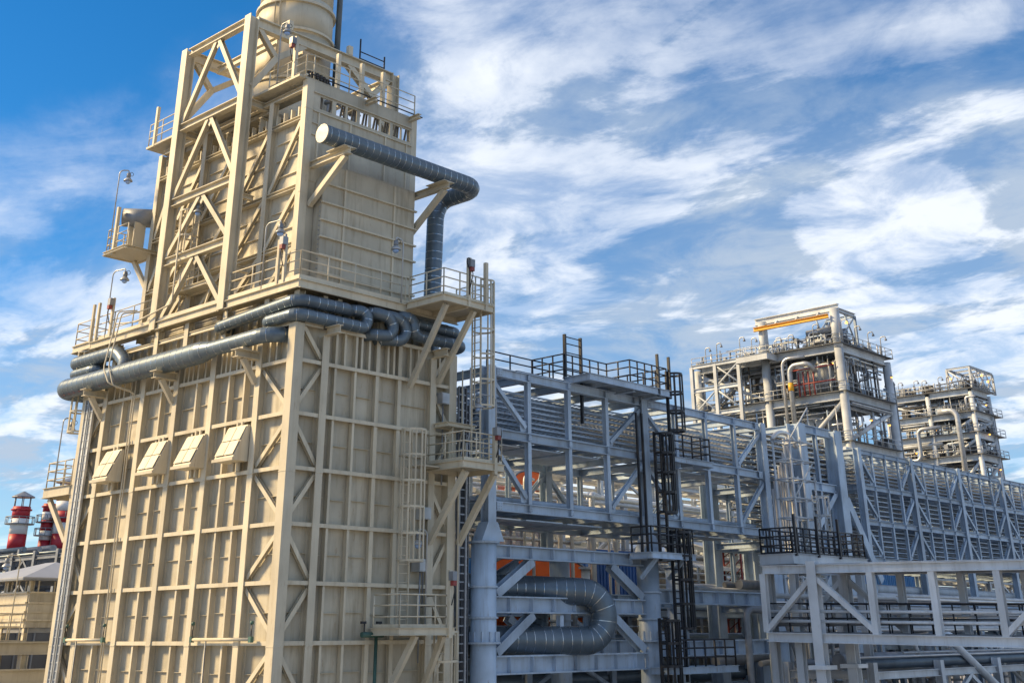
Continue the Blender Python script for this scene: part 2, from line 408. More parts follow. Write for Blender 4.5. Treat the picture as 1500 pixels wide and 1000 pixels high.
def insulated_pipe(label, pts, r, R=0.5, band_gap=0.0, cap0=False, cap1=False, mt='clad', n=20, group=None, radii=None, seg=5, name='insulated_pipe', raw=False, bend_bands=True):
    path = [V(p) for p in pts] if raw else fillet(pts, R, seg)
    t = thing(name, label, 'pipe', path[0], group)
    MB().tube(path, radii or r, n, gores=True).build('cladding', mt, t, True)
    if band_gap:
        # seams/straps: thin rings round the pipe at regular steps
        key = ('band', round(r, 3), n)
        def mk():
            m = MB(); m.tube([(0, 0, -0.014), (0, 0, 0.014)], r * 1.012, n, cap=False); m.tube([(0, 0, 0.014), (0, 0, -0.014)], r * 0.995, n, cap=False); return m.mesh('band', 'band', True)
        ring = shared(key, mk)
        acc = band_gap * 0.5
        for a, b in zip(path, path[1:]):
            L = (b - a).length
            while acc < L:
                d = (b - a).normalized()
                rl = 1.0
                if radii:
                    i_ = path.index(a); rl = (radii[i_] + (radii[i_ + 1] - radii[i_]) * acc / L) / r
                o = inst(ring, 'band', t, a + d * acc, rot=d.to_track_quat('Z', 'Y').to_euler(), scale=(rl, rl, 1) if rl != 1 else None)
                acc += band_gap * rnd.choice((0.85, 1.0, 1.0, 1.25))
            acc -= L
    for flag, i, j in ((cap0, 0, 1), (cap1, -1, -2)):
        if flag:
            d = (path[i] - path[j]).normalized()
            MB().cyl(path[i] - d * 0.02, path[i] + d * 0.03, r * 1.02, n).build('end_cap', 'cap', t)
    return t
def floodlight(label, base, h, arm, mt='galv', tilt=0.5, group=None):
    """pole with a gooseneck; arm: (dx,dy) reach of the neck"""
    t = thing('floodlight', label, 'lamp', base, group); b = V(base); ax = V((arm[0], arm[1], 0))
    MB().tube(fillet([b, b + V((0, 0, h)), b + V((0, 0, h)) + ax, b + V((0, 0, h - 0.12)) + ax * 1.05], 0.22, 6), 0.028, 8).build('pole', mt, t, True)
    c = b + V((0, 0, h - 0.15)) + ax * 1.05
    hs = MB().lathe(c, [(0.05, 0.02), (0.09, 0), (0.10, -0.16), (0.085, -0.2)], 12).build('lamp_housing', 'galv_dark', t, True)
    MB().lathe(c, [(0.09, -0.2), (0.2, -0.34), (0.205, -0.37)], 14).build('lamp_shade', 'galv', hs, True)
    MB().lathe(c, [(0.13, -0.37), (0.11, -0.46), (0.05, -0.5)], 12).build('bulb', 'glass', hs, True)
    m = MB()
    m.tube(arc(c + V((0.14, 0, 0.0)), (0.09, 0, 0), (0, 0, 0.09), 0, 2 * math.pi, 10), 0.012, 5); m.build('cable_loop', 'black', t, True)
    return t

# ================================================================== SETTING
ground = MB().box(-3000, 3000, -3000, 3000, GZ - 0.5, GZ).build('ground', 'gravel'); ground['kind'] = 'structure'
road = MB().box(-400, 400, -24, -15, GZ, GZ + 0.03).build('service_road', 'concrete'); road['kind'] = 'structure'

# ================================================================== FIRED HEATER (lower box)
ZG = [8.9, 7.06, 5.24, 3.43, 1.6, -0.22, -2.05, -3.88, -5.7]      # girt levels
TOPZ = 10.2
def heater():
    t = thing('fired_heater', 'tall cream steel fired heater box with ribbed panel walls and corner columns', 'furnace', (4, 7.3, GZ))
    faces = {
        'left': (lambda s, d, z: V((d, s, z)), [(0.22, 'C'), (2.07, 'c'), (3.0, 's'), (3.98, 's'), (4.96, 'c'), (6.12, 's'), (7.43, 'c'), (8.62, 's'), (9.87, 'c'), (11.5, 's'), (12.8, 'c'), (14.5, 'C')],
                 [((2.07, 0.22), 1), ((12.8, 14.5), 1)], (1, 0, 0)),
        'front': (lambda s, d, z: V((s, d, z)), [(0.2, 'C'), (1.42, 'c'), (1.98, 's'), (2.92, 's'), (3.98, 'w'), (5.09, 'w'), (6.77, 'c'), (7.85, 'C')],
                  [((1.42, 0.2), 0), ((6.77, 7.85), 0)], (0, 1, 0)),
    }
    for fn, (P, vs, braced, nrm) in faces.items():
        PD = 0.34                                                     # panel depth
        # panels and mid stiffeners, one per bay and row
        rows = [TOPZ] + ZG
        for i in range(len(vs) - 1):
            a, b = vs[i][0], vs[i + 1][0]
            for k in range(len(rows) - 1):
                z1, z0 = rows[k], rows[k + 1]
                q = [P(a, PD, z0), P(b, PD, z0), P(b, PD, z1), P(a, PD, z1)]
                MB().prism(q, V(nrm) * 0.03).build('wall_panel', 'cream_panel', t)
                if k > 0:
                    zm = (z0 + z1) / 2 + rnd.uniform(-0.03, 0.03); g = 0.14
                    MB().bar(P(a + g + 0.05, PD - 0.05, zm), P(b - g, PD - 0.05, zm), 0.012, 0.1, up=nrm).build('panel_stiffener', 'cream', t)
        # columns
        for s, ty in vs:
            if ty == 'c':
                MB().ibeam(P(s, 0.17, -9), P(s, 0.17, TOPZ - 0.3 if fn == 'front' else TOPZ + 0.1), 0.30, 0.34, up=nrm).build('column', 'cream', t)
                for zz in (5.15, -0.3):                                # splice plates
                    m = MB(); p = P(s, -0.006, zz)
                    m.bar(P(s, -0.008, zz - 0.02), P(s, -0.008, zz + 0.02), 0.30, 0.02, up=nrm); m.build('splice_plate', 'cream', t)
            elif ty in 'sw':
                wd = 0.1 if ty == 's' else 0.17
                for k in range(len(rows) - 1):
                    z1, z0 = rows[k] - 0.06, rows[k + 1] + 0.06
                    if k == 0: z1 = TOPZ
                    m = MB()
                    m.bar(P(s, 0.105, z0), P(s, 0.105, z1), wd, 0.02, up=nrm)
                    m.bar(P(s, 0.22, z0), P(s, 0.22, z1), 0.02, 0.22, up=nrm)
                    m.build('stud', 'cream', t)
        # short studs in the top row
        ex = [1.6, 1.2, 2.4, 2.68, 3.35, 3.6, 4.3, 4.6, 5.3, 5.65, 6.5, 6.8, 7.1, 7.8, 8.15, 8.95, 9.3, 10.3, 10.7, 11.0, 11.9, 12.3] if fn == 'left' else [2.4, 3.2, 3.57, 4.5, 4.8, 5.64, 6.05, 7.2]
        for s in ex:
            m = MB(); m.bar(P(s, 0.13, ZG[0] + 0.06), P(s, 0.13, TOPZ), 0.09, 0.02, up=nrm); m.bar(P(s, 0.23, ZG[0] + 0.06), P(s, 0.23, TOPZ), 0.02, 0.2, up=nrm)
            m.build('stud', 'cream', t)
        # girts between columns
        cs = [s for s, ty in vs if ty in 'cC']
        for a, b in zip(cs, cs[1:]):
            ga = 0.21 if a in (vs[0][0], vs[-1][0]) else 0.15; gb = 0.21 if b in (vs[0][0], vs[-1][0]) else 0.15
            for z in ZG + [TOPZ]:
                m = MB()
                m.bar(P(a + ga, 0.055, z), P(b - gb, 0.055, z), 0.02, 0.13, up=(0, 0, 1))
                m.bar(P(a + ga, 0.20, z), P(b - gb, 0.20, z), 0.27, 0.02, up=(0, 0, 1))
                m.build('girt', 'cream', t)
        # zigzag braces in the end bays
        for (s0, s1), ph in braced:
            # s0: inner column, s1: corner
            zz = [10.55] + ZG if ph == 0 else ZG
            at = s1 if ph == 0 else s0
            for z1, z0 in zip(zz, zz[1:]):
                nx = s0 if at == s1 else s1
                p = P(at, 0.2, z1 - 0.08); q = P(nx, 0.2, z0 + 0.08)
                d = (q - p).normalized()
                MB().ibeam(p + d * 0.12, q - d * 0.12, 0.15, 0.13, up=nrm).build('brace', 'cream', t)
                at = nx
    # corner columns: heavy box posts
    for (x, y, top) in ((0.2, 0.21, TOPZ), (0.2, 14.5, 9.5), (7.83, 0.2, TOPZ)):
        m = MB(); m.box(x - 0.2, x + 0.2, y - 0.2, y + 0.2, -9, top); m.build('corner_column', 'cream', t)
        for zz in (5.1, -0.32):
            m = MB(); m.box(x - 0.212, x + 0.212, y - 0.212, y + 0.212, zz - 0.012, zz + 0.012); m.build('splice_plate', 'cream', t)
    # the hidden sides, roof slab and the recessed wall under the walkway
    MB().box(7.7, 7.98, 0.45, 14.3, -5.7, TOPZ).build('wall_panel', 'cream_panel', t)
    MB().box(0.45, 7.6, 14.3, 14.6, -5.7, TOPZ).build('wall_panel', 'cream_panel', t)
    MB().box(0.36, 7.68, 0.38, 14.28, TOPZ - 0.03, TOPZ + 0.1).build('shoulder_plate', 'cream_panel', t)
    MB().box(0.72, 7.3, 0.75, 13.9, TOPZ + 0.1, 11.3).build('neck_wall', 'cream_panel', t)
    for k in range(24):
        y = 1.0 + k * 0.55
        MB().box(0.60, 0.72, y, y + 0.07, TOPZ + 0.1, 11.2).build('stud', 'cream', t)
    for k in range(12):
        x = 1.0 + k * 0.52
        MB().box(x, x + 0.07, 0.63, 0.75, TOPZ + 0.1, 11.2).build('stud', 'cream', t)
    for y in (0.3, 2.1, 4.75, 7.4, 9.6, 12.8, 14.1):
        I(t, 'column', (0.3, y, TOPZ + 0.1), (0.3, y, 11.42), 0.28, 0.28, 'cream', up=(1, 0, 0))
    for x in (1.42, 2.1, 4.2, 6.4, 7.6):
        I(t, 'column', (x, 0.3, TOPZ + 0.1), (x, 0.3, 11.42), 0.2, 0.2, 'cream', up=(0, 1, 0))
    I(t, 'girt', (0.25, 0.3, 10.95), (0.25, 14.3, 10.95), 0.1, 0.16, 'cream')
    # stub brackets that carry the pipes
    for y in (12.93, 7.57, 2.18):
        I(t, 'pipe_bracket', (0.0, y, 9.25), (-0.95, y, 9.25), 0.34, 0.26, 'cream')
        B(t, 'pipe_bracket', (0.0, y, 8.3), (-0.62, y, 9.12), 0.2, 0.16, 'cream', up=(0, 1, 0))
        MB().box(-0.75, -0.35, y - 0.14, y + 0.14, 9.38, 9.5).build('pipe_shoe', 'cream', t)
        MB().box(-1.0, -0.05, y - 0.24, y + 0.24, 9.375, 9.40).build('bracket_plate', 'cream', t)
    for x in (1.42, 6.77):
        I(t, 'pipe_bracket', (x, 0.0, 10.05), (x, -0.75, 10.05), 0.24, 0.3, 'cream')
    # vent hoods on the sunlit face
    for k, (yc, zt) in enumerate(((11.35, 6.85), (8.0, 6.85), (5.5, 6.82), (2.85, 6.86))):
        hw = 0.57; zb = 5.6; y0, y1 = yc - hw, yc + hw
        m = MB()
        prof = [(0.02, zt), (-0.09, zt), (-0.6, zb + 0.12), (-0.6, zb), (0.02, zb)]
        m.quad_prism([(x, y0, z) for x, z in prof], [(x, y1, z) for x, z in prof])
        h = m.build('vent_hood', 'cream', t)
        # sloping cover: four plates with a cross joint, lip and feet
        a0, a1 = V((-0.10, 0, zt - 0.02)), V((-0.61, 0, zb + 0.16)); d = a1 - a0
        nrm = V((d.z, 0, -d.x)).normalized()
        if nrm.x > 0: nrm = -nrm
        for i in range(2):
            for j in range(2):
                u0, u1 = (0.03, 0.485) if i == 0 else (0.515, 0.97); w0, w1 = (y0 + 0.03, yc - 0.02) if j == 0 else (yc + 0.02, y1 - 0.03)
                q = [a0 + d * u0 + V((0, w0, 0)), a0 + d * u1 + V((0, w0, 0)), a0 + d * u1 + V((0, w1, 0)), a0 + d * u0 + V((0, w1, 0))]
                MB().prism([p + nrm * 0.012 for p in q], nrm * 0.02).build('cover_plate', 'cream', h)
        MB().box(-0.67, -0.6, y0 - 0.06, y1 + 0.06, zb - 0.01, zb + 0.09).build('lip', 'cream', h)
        for yy in (yc - 0.14, yc + 0.14):
            MB().box(-0.06, 0.02, yy - 0.045, yy + 0.045, zt - 0.06, 7.0).build('hanger', 'cream', h)
            MB().box(-0.12, -0.02, yy - 0.05, yy + 0.05, 5.3, zb).build('hanger', 'cream', h)
    return t
heater()

# vertical cable trays at the far corner of the sunlit face and at the right corner
def riser(label, x, y, z0, z1, w, axis, mt, cables, nrm):
    t = thing('cable_riser', label, 'cable tray', (x, y, z0))
    s = V((0, 1, 0)) if axis == 'y' else V((1, 0, 0)); n = V(nrm)
    c = V((x, y, 0))
    for k in (-1, 1):
        B(t, 'side_rail', c + s * (k * w / 2) + V((0, 0, z0)), c + s * (k * w / 2) + V((0, 0, z1)), 0.03, 0.1, mt, up=n)
    m = MB(); z = z0
    rung = MB().bar(-s * (w / 2 - 0.016), s * (w / 2 - 0.016), 0.03, 0.05, up=(0, 0, 1)).mesh('rung', mt)
    while z < z1:
        inst(rung, 'rung', t, c + V((0, 0, z))); z += 0.3
    for k in range(cables):
        o = s * (-w / 2 + w * (k + 0.7) / (cables + 0.4)) - n * 0.03
        MB().tube([c + o + V((0, 0, z0)), c + o + V((0, 0, (z0 + z1) / 2)) + s * rnd.uniform(-.02, .02), c + o + V((0, 0, z1))], 0.035, 7).build('cable', 'cable' if cables > 3 else 'steel_light', t, True)
    return t
riser('pale ribbed cable tray running up the far edge of the sunlit heater wall', -0.05, 14.12, -9, 9.2, 0.26, 'y', 'galv', 3, (-1, 0, 0))
riser('narrow ribbed cable tray just inside the far corner column of the heater', -0.05, 13.72, -9, 9.2, 0.28, 'y', 'galv', 3, (-1, 0, 0))
riser('wide dark cable tray running up beside the right corner of the heater', 8.35, 0.0, -9, 9.0, 0.42, 'x', 'galv_dark', 5, (0, -1, 0))
riser('dark blue cable tray between the heater and the grey round column', 8.82, 0.25, -9, 8.4, 0.3, 'x', 'galv_dark', 4, (0, -1, 0))

# conduits on the sunlit wall
def conduit(label, pts, r=0.03, mt='cream', name='conduit', R=0.15):
    return tag(MB().tube(fillet(pts, R, 4), r, 8).build(name, mt, None, True), label, 'conduit')
conduit('thin cream conduit dropping down the sunlit wall left of the second column, outer one', [(0.1, 11.3, 12.6), (-0.75, 11.3, 12.4), (-1.1, 11.25, 10.0), (-1.1, 10.7, 9.3), (-0.04, 10.55, 9.1), (-0.04, 10.55, -9)])
conduit('thin cream conduit dropping down the sunlit wall left of the second column, inner one', [(0.1, 11.1, 12.5), (-0.7, 11.1, 12.3), (-1.0, 11.05, 10.1), (-1.0, 10.5, 9.2), (-0.04, 10.38, 9.0), (-0.04, 10.38, -9)])
# washdown pipe headers with taps low on the sunlit wall
for lab, y0, y1 in (('low green-grey pipe header with taps at the far end of the sunlit wall', 10.3, 13.2), ('low green-grey pipe header with taps near the corner of the sunlit wall', 1.0, 4.5)):
    t = thing('tap_header', lab, 'pipe', (-0.12, y0, -0.1))
    Cy(t, 'header_pipe', (-0.14, y0, -0.1), (-0.14, y1, -0.1), 0.055, 'cream', 10)
    for y in (y0 + 0.05, y1 - 0.05):
        Cy(t, 'tap_stem', (-0.14, y, -0.1), (-0.14, y, 0.35), 0.02, 'black', 6)
        MB().lathe((-0.14, y, 0.34), [(0.02, 0), (0.07, 0.02), (0.06, 0.1), (0.02, 0.12)], 8).build('tap', 'green', t, True)
        MB().box(-0.2, -0.08, y - 0.07, y + 0.07, -0.19, -0.01).build('clamp', 'green', t)
    Cy(t, 'drop_pipe', (-0.14, y1 - 0.9, -0.1), (-0.14, y1 - 0.9, -9), 0.03, 'galv_dark', 6)
t = thing('tap_header', 'short green pipe with two taps on the shaded heater wall', 'pipe', (4.0, -0.1, -0.1))
Cy(t, 'header_pipe', (3.55, -0.12, 0.02), (4.5, -0.12, 0.02), 0.09, 'green', 10)
Cy(t, 'drop_pipe', (4.2, -0.12, 0), (4.2, -0.12, -9), 0.06, 'green', 8)
for x in (3.65, 4.35):
    Cy(t, 'tap_stem', (x, -0.12, 0.0), (x, -0.12, 0.42), 0.025, 'black', 6)
    MB().box(x - 0.15, x + 0.06, -0.16, -0.08, 0.36, 0.44).build('tap', 'black', t)

# ================================================================== UPPER CONVECTION BOX
X1, Y1, XE, YE = 0.92, 1.6, 6.92, 12.5
BT = 20.6
def convection():
    t = thing('convection_box', 'upper cream convection box with braced side wall and ribbed front', 'furnace', (4, 7, 11.5))
    # core walls
    MB().box(X1 + 0.32, XE, Y1 + 0.3, YE - 0.05, 11.4, 19.0).build('wall_panel', 'cream_panel', t)
    # left wall: columns, beams, panels, diagonals
    cols = [Y1 + 0.17, 3.95, 6.35, 8.75, 11.0, YE - 0.1]
    zb = [11.75, 13.7, 16.05, 19.0]
    for i in range(len(cols) - 1):
        for k in range(len(zb) - 1):
            a, b = cols[i], cols[i + 1]
            MB().box(X1 + 0.28, X1 + 0.32, a, b, zb[k], zb[k + 1]).build('wall_panel', 'cream_panel', t)
            n = 2 if k == 1 or k == 0 else 3
            for j in range(1, n + 1):
                z = zb[k] + (zb[k + 1] - zb[k]) * j / (n + 1)
                MB().box(X1 + 0.19, X1 + 0.28, a + 0.35, b - 0.3, z - 0.012, z + 0.012).build('panel_stiffener', 'cream', t)
            p = V((X1 + 0.13, b - 0.12, zb[k] + 0.06)); q = V((X1 + 0.13, a + 0.12, zb[k + 1] - 0.06))
            MB().ibeam(p, q, 0.17, 0.14, up=(1, 0, 0)).build('brace', 'cream', t)
        for z in zb[1:]:
            I(t, 'girt', (X1 + 0.14, cols[i] + 0.14, z), (X1 + 0.14, cols[i + 1] - 0.14, z), 0.26, 0.16, 'cream')
        # short studs at the top
        for k in range(4):
            y = cols[i] + 0.4 + k * 0.48
            if y < cols[i + 1] - 0.2: MB().box(X1 + 0.10, X1 + 0.28, y, y + 0.06, 19.08, 19.55).build('stud', 'cream', t)
    for y in cols[1:]:
        I(t, 'column', (X1 + 0.14, y, 11.5), (X1 + 0.14, y, 20.2), 0.28, 0.28, 'cream', up=(1, 0, 0))
    # front: fascia frame with eight openings high up
    yf = Y1
    def fbox(x0, x1, z0, z1, d0=0.0, d1=0.06, nm='wall_panel', mt='cream_panel'): return MB().box(x0, x1, yf + d0, yf + d1, z0, z1).build(nm, mt, t)
    fbox(X1 + 0.36, XE - 0.3, 20.0, BT)
    xs = [1.62]
    xw = [(1.62, 2.25), (2.45, 2.95), (3.05, 3.55), (3.72, 4.22), (4.34, 4.80), (4.9, 5.38), (5.55, 6.0), (6.08, 6.55)]
    prev = X1 + 0.36
    for a, b in xw:
        fbox(prev, a, 19.42, 20.0); prev = b
        MB().box(a, b, yf + 0.005, yf + 0.035, 19.42, 19.45).build('window_sill', 'cream', t)
    fbox(prev, XE - 0.3, 19.42, 20.0)
    fbox(X1 + 0.36, XE - 0.3, 16.3, 19.42)
    for z in (19.28, 18.75, 18.25, 20.1):
        MB().box(X1 + 0.36, XE - 0.3, yf - 0.07, yf, z - 0.02, z + 0.02).build('front_rib', 'cream', t)
    for x in (1.55, 3.2, 5.1, 6.3):
        MB().box(x, x + 0.06, yf - 0.06, yf, 17.0, 19.25).build('front_rib', 'cream', t)
    MB().box(X1, X1 + 0.36, yf - 0.01, yf + 0.3, 11.5, BT).build('corner_column', 'cream', t)
    MB().box(XE - 0.3, XE, yf - 0.01, yf + 0.3, 11.5, BT).build('corner_column', 'cream', t)
    for z in (15.75, 13.4, 19.33):
        MB().box(X1 - 0.012, X1 + 0.372, yf - 0.022, yf + 0.1, z - 0.012, z + 0.012).build('splice_plate', 'cream', t)
    MB().box(X1 + 0.36, XE - 0.3, yf + 0.02, yf + 0.08, 11.5, 16.3).build('wall_panel', 'cream_panel', t)
    # header box standing proud of the front wall
    h0, h1, hy = 1.62, 6.52, 1.12
    zz = [11.85, 12.55, 13.25, 13.97, 14.65, 15.36, 16.14, 17.0]
    MB().prism([(h0 + 0.02, hy + 0.01, 11.76), (h1 - 0.02, hy + 0.01, 11.76), (h1 - 0.02, hy + 0.01, 17.05), (h0 + 0.42, hy + 0.01, 17.05), (h0 + 0.02, hy + 0.01, 16.2)], (0, 0.45, 0)).build('header_box', 'cream_panel', t)
    xs = [h0, 2.75, 5.35, h1]
    for k in range(len(zz) - 1):
        for i in range(3):
            a = xs[i] + (0.36 if k == 6 and i == 0 else 0)
            MB().box(a + 0.03, xs[i + 1] - 0.03, hy - 0.012, hy + 0.01, zz[k] + 0.03, zz[k + 1] - 0.03).build('header_panel', 'cream_panel', t)
        a = h0 + (0.2 if k == 6 else 0)
        if k: MB().box(h0 - 0.03, h1 + 0.03, hy - 0.13, hy - 0.012, zz[k] - 0.03, zz[k] + 0.03).build('front_rib', 'cream', t)
    for x in xs[1:3]:
        for k in range(len(zz) - 1):
            MB().box(x - 0.045, x + 0.045, hy - 0.07, hy - 0.012, zz[k] + 0.03, zz[k + 1] - 0.03).build('front_rib', 'cream', t)
    bolt = MB().cyl((0, 0, 0), (-0.03, 0, 0), 0.025, 6).mesh('bolt', 'galv_dark')
    for k in range(22): inst(bolt, 'bolt', t, (h0 + 0.02, hy + 0.06, 11.95 + k * 0.19))
    # duct supports
    for x, sgn in ((X1 + 0.5, 1), (6.7, 1)):
        I(t, 'duct_bracket', (x, yf, 16.95), (x, -0.75, 16.95), 0.26, 0.26, 'cream')
        B(t, 'duct_bracket', (x, yf, 15.3), (x, -0.5, 16.8), 0.22, 0.2, 'cream', up=(1, 0, 0))
        MB().box(x - 0.3, x + 0.3, -0.75, 0.35, 17.085, 17.11).build('bracket_plate', 'cream', t)
    # roof slab, top edge beams
    MB().box(X1 + 0.3, XE - 0.1, 4.6, YE - 0.1, 20.0, 20.2).build('roof_slab', 'cream_panel', t)
    I(t, 'edge_beam', (X1 + 0.14, Y1 + 0.35, 20.3), (X1 + 0.14, YE - 0.2, 20.3), 0.2, 0.2, 'cream')
    for k in range(1, 5):
        I(t, 'roof_beam', (X1 + 0.2, 2.6 + k * 2.4, 19.75), (XE - 0.2, 2.6 + k * 2.4, 19.75), 0.2, 0.4, 'cream')
    # dark valve gear behind the openings
    for k in range(9):
        x = 1.5 + k * 0.6
        MB().tube(fillet([(x, 2.2, 19.3), (x, 2.1, 20.4 + rnd.random() * 0.3), (x + 0.5, 2.1, 20.5), (x + 0.5, 2.4, 19.2)], 0.2, 4), 0.05, 6).build('coil_pipe', 'galv_dark', t, True)
    return t
convection()

# duct in front of the upper box
insulated_pipe('large dark insulated duct with bright bands across the upper box, end cap at left',
               [(0.45, -0.22, 17.5), (8.95, -0.22, 17.5), (8.95, 2.0, 17.5), (8.55, 2.0, 16.8), (8.4, 2.0, 10.6)], 0.37, R=0.75, band_gap=0.34, cap0=True, n=24, seg=6)

# ------------------------------------------------------------------ stack
def stack():
    c = (4.0, 7.05, 0)
    t = thing('exhaust_stack', 'round cream exhaust stack rising out of the top of the heater', 'chimney', (4.0, 7.05, 20.2))
    MB().lathe(c, [(2.15, 20.2), (2.05, 21.0), (1.78, 22.6)], 48).build('stack_cone', 'cream', t, True)
    MB().lathe(c, [(1.74, 22.4), (1.74, 25.0)], 48).build('stack_shell', 'cream', t, True)
    MB().lathe(c, [(1.74, 25.0), (1.74, 26.9)], 48).build('stack_shell', 'cream', t, True)
    MB().lathe(c, [(1.70, 26.9), (1.70, 44.0)], 48).build('stack_shell', 'cream', t, True)
    for z in (26.6, 25.15, 22.7, 29.5, 33, 37):
        MB().lathe(c, [(1.74, z - 0.06), (1.86, z - 0.06), (1.86, z + 0.0), (1.86, z + 0.06), (1.74, z + 0.06)], 48).build('stiffener_ring', 'cream', t)
    for k in range(9):
        q = -1.75 + k * 0.13; x, y = 4.0 + 1.75 * math.cos(q), 7.05 + 1.75 * math.sin(q); n_ = V((math.cos(q), math.sin(q), 0))
        B(t, 'vent_slot', V((x, y, 23.0)) - n_ * 0.02, V((x, y, 23.0)) + n_ * 0.08, 0.13, 0.28, 'dark')
    for q in (-2.75, -2.62):
        x, y = 4 + 1.82 * math.cos(q), 7.05 + 1.82 * math.sin(q)
        Cy(t, 'riser_pipe', (x, y, 22.8), (x, y, 44), 0.035, 'cream', 6)
    q = -0.62; x, y = 4 + 2.0 * math.cos(q), 7.05 + 2.0 * math.sin(q)
    Cy(t, 'drain_pipe', (x, y, 21), (x, y, 44), 0.14, 'clad', 12)
    for z in (23.5, 25.2, 28): MB().box(x - 0.35, x, y - 0.05, y + 0.05, z, z + 0.08).build('pipe_clip', 'clad', t)
stack()

# ------------------------------------------------------------------ gantry frame
def gantry():
    t = thing('braced_gantry', 'tall cream braced steel gantry standing against the upper heater box', 'frame', (0.1, 7.2, 11.5))
    ya, yb, xf = 4.75, 9.6, 8.2
    for y in (ya, yb):
        I(t, 'leg', (0.1, y, 11.45), (0.1, y, 24.3), 0.42, 0.46, 'cream', up=(1, 0, 0))
        I(t, 'leg', (xf, y, 20.2), (xf, y, 24.3), 0.4, 0.42, 'cream', up=(1, 0, 0))
        I(t, 'portal_beam', (0.32, y, 24.05), (xf - 0.2, y, 24.05), 0.34, 0.5, 'cream')
        # knees
        for x, s in ((0.3, 1), (xf - 0.2, -1)):
            k = V((x + s * 1.15, y, 22.75))
            I(t, 'knee_brace', (x, y, 21.0), k, 0.26, 0.28, 'cream', up=(0, 1, 0))
            I(t, 'knee_brace', k, (x + s * 2.6, y, 23.85), 0.26, 0.28, 'cream', up=(0, 1, 0))
            I(t, 'knee_brace', (x + s * 0.15, y, 23.85), k, 0.22, 0.24, 'cream', up=(0, 1, 0))
        I(t, 'tie_beam', (0.33, y, 20.3), (1.2, y, 20.3), 0.28, 0.3, 'cream')
        I(t, 'tie_beam', (0.33, y, 16.2), (0.95, y, 16.2), 0.2, 0.2, 'cream')
        I(t, 'tie_beam', (0.33, y, 13.2), (0.95, y, 13.2), 0.2, 0.2, 'cream')
    zs = [24.12, 20.4, 16.9, 14.28, 11.5]
    for k, z in enumerate(zs[:4]):
        I(t, 'cross_beam', (0.1, ya + 0.21, z), (0.1, yb - 0.21, z), 0.3, 0.34, 'cream')
        lo = zs[k + 1]; m = (ya + yb) / 2
        for y, s in ((ya, 1), (yb, -1)):
            p = V((0.1, m - s * 0.12, z - 0.17)); q = V((0.1, y + s * 0.2, lo + 0.2))
            I(t, 'diagonal', p, q, 0.2, 0.2, 'cream', up=(1, 0, 0))
        g = MB().prism([(0.06, m - 0.3, z - 0.17), (0.06, m + 0.3, z - 0.17), (0.06, m, z - 0.55)], (0.03, 0, 0)).build('gusset', 'cream', t)
    for x in (4.1, xf):
        I(t, 'cross_beam', (x, ya + 0.2, 24.05), (x, yb - 0.2, 24.05), 0.28, 0.4, 'cream')
    I(t, 'crane_rail', (1.6, ya + 0.2, 23.75), (1.6, yb - 0.2, 23.75), 0.2, 0.36, 'cream')
    I(t, 'crane_rail', (3.0, ya + 0.2, 23.75), (3.0, yb - 0.2, 23.75), 0.2, 0.36, 'cream')
    for x, y in ((5.4, ya - 0.1), (2.0, ya - 0.1)):
        MB().box(x - 0.12, x + 0.12, y - 0.1, y + 0.1, 24.3, 24.75).build('post_stub', 'cream', t)
gantry()

# ------------------------------------------------------------------ platforms and railings on the heater
ZP = 11.75
# main walkway round the shoulder
t = thing('shoulder_walkway', 'cream railed walkway running round the shoulder of the heater', 'platform', (3, 3, ZP))
MB().box(0.03, 0.95, 0.03, 14.6, ZP - 0.06, ZP - 0.01).build('deck', 'cream_panel', t)
MB().box(0.95, 5.2, 0.03, 1.55, ZP - 0.06, ZP - 0.01).build('deck', 'cream_panel', t)
MB().box(5.2, 7.9, 0.03, 1.55, ZP - 0.06, ZP - 0.01).build('deck', 'cream_panel', t)
def fascia(t, p, q, out, mt='cream', h=0.32, z=ZP):
    P_, Q_, o = V(p), V(q), V(out)
    m = MB(); m.bar(P_ + V((0, 0, z - h / 2)), Q_ + V((0, 0, z - h / 2)), 0.02, h)
    m.bar(P_ + o * 0.055 + V((0, 0, z - 0.01)), Q_ + o * 0.055 + V((0, 0, z - 0.01)), 0.09, 0.02)
    m.bar(P_ + o * 0.055 + V((0, 0, z - h + 0.01)), Q_ + o * 0.055 + V((0, 0, z - h + 0.01)), 0.09, 0.02)
    m.build('edge_channel', mt, t)
    m = MB(); m.bar(P_ + V((0, 0, z + 0.1)), Q_ + V((0, 0, z + 0.1)), 0.014, 0.16); m.build('toe_board', mt, t)
fascia(t, (0, 0, 0), (0, 4.5, 0), (-1, 0, 0)); fascia(t, (0, 5.0, 0), (0, 9.38, 0), (-1, 0, 0)); fascia(t, (0, 9.85, 0), (0, 14.7, 0), (-1, 0, 0))
fascia(t, (0, 0, 0), (5.2, 0, 0), (0, -1, 0)); fascia(t, (5.2, 0, 0), (8.0, 0, 0), (0, -1, 0))
railing(t, [(0.06, 0.06, ZP), (0.06, 4.5, ZP)], 'cream', gap=1.45, mids=(0.4, 0.76))
railing(t, [(0.06, 9.95, ZP), (0.06, 14.6, ZP)], 'cream', gap=1.45, mids=(0.4, 0.76))
railing(t, [(0.06, 0.06, ZP), (5.2, 0.06, ZP)], 'cream', gap=1.3, mids=(0.4, 0.76))
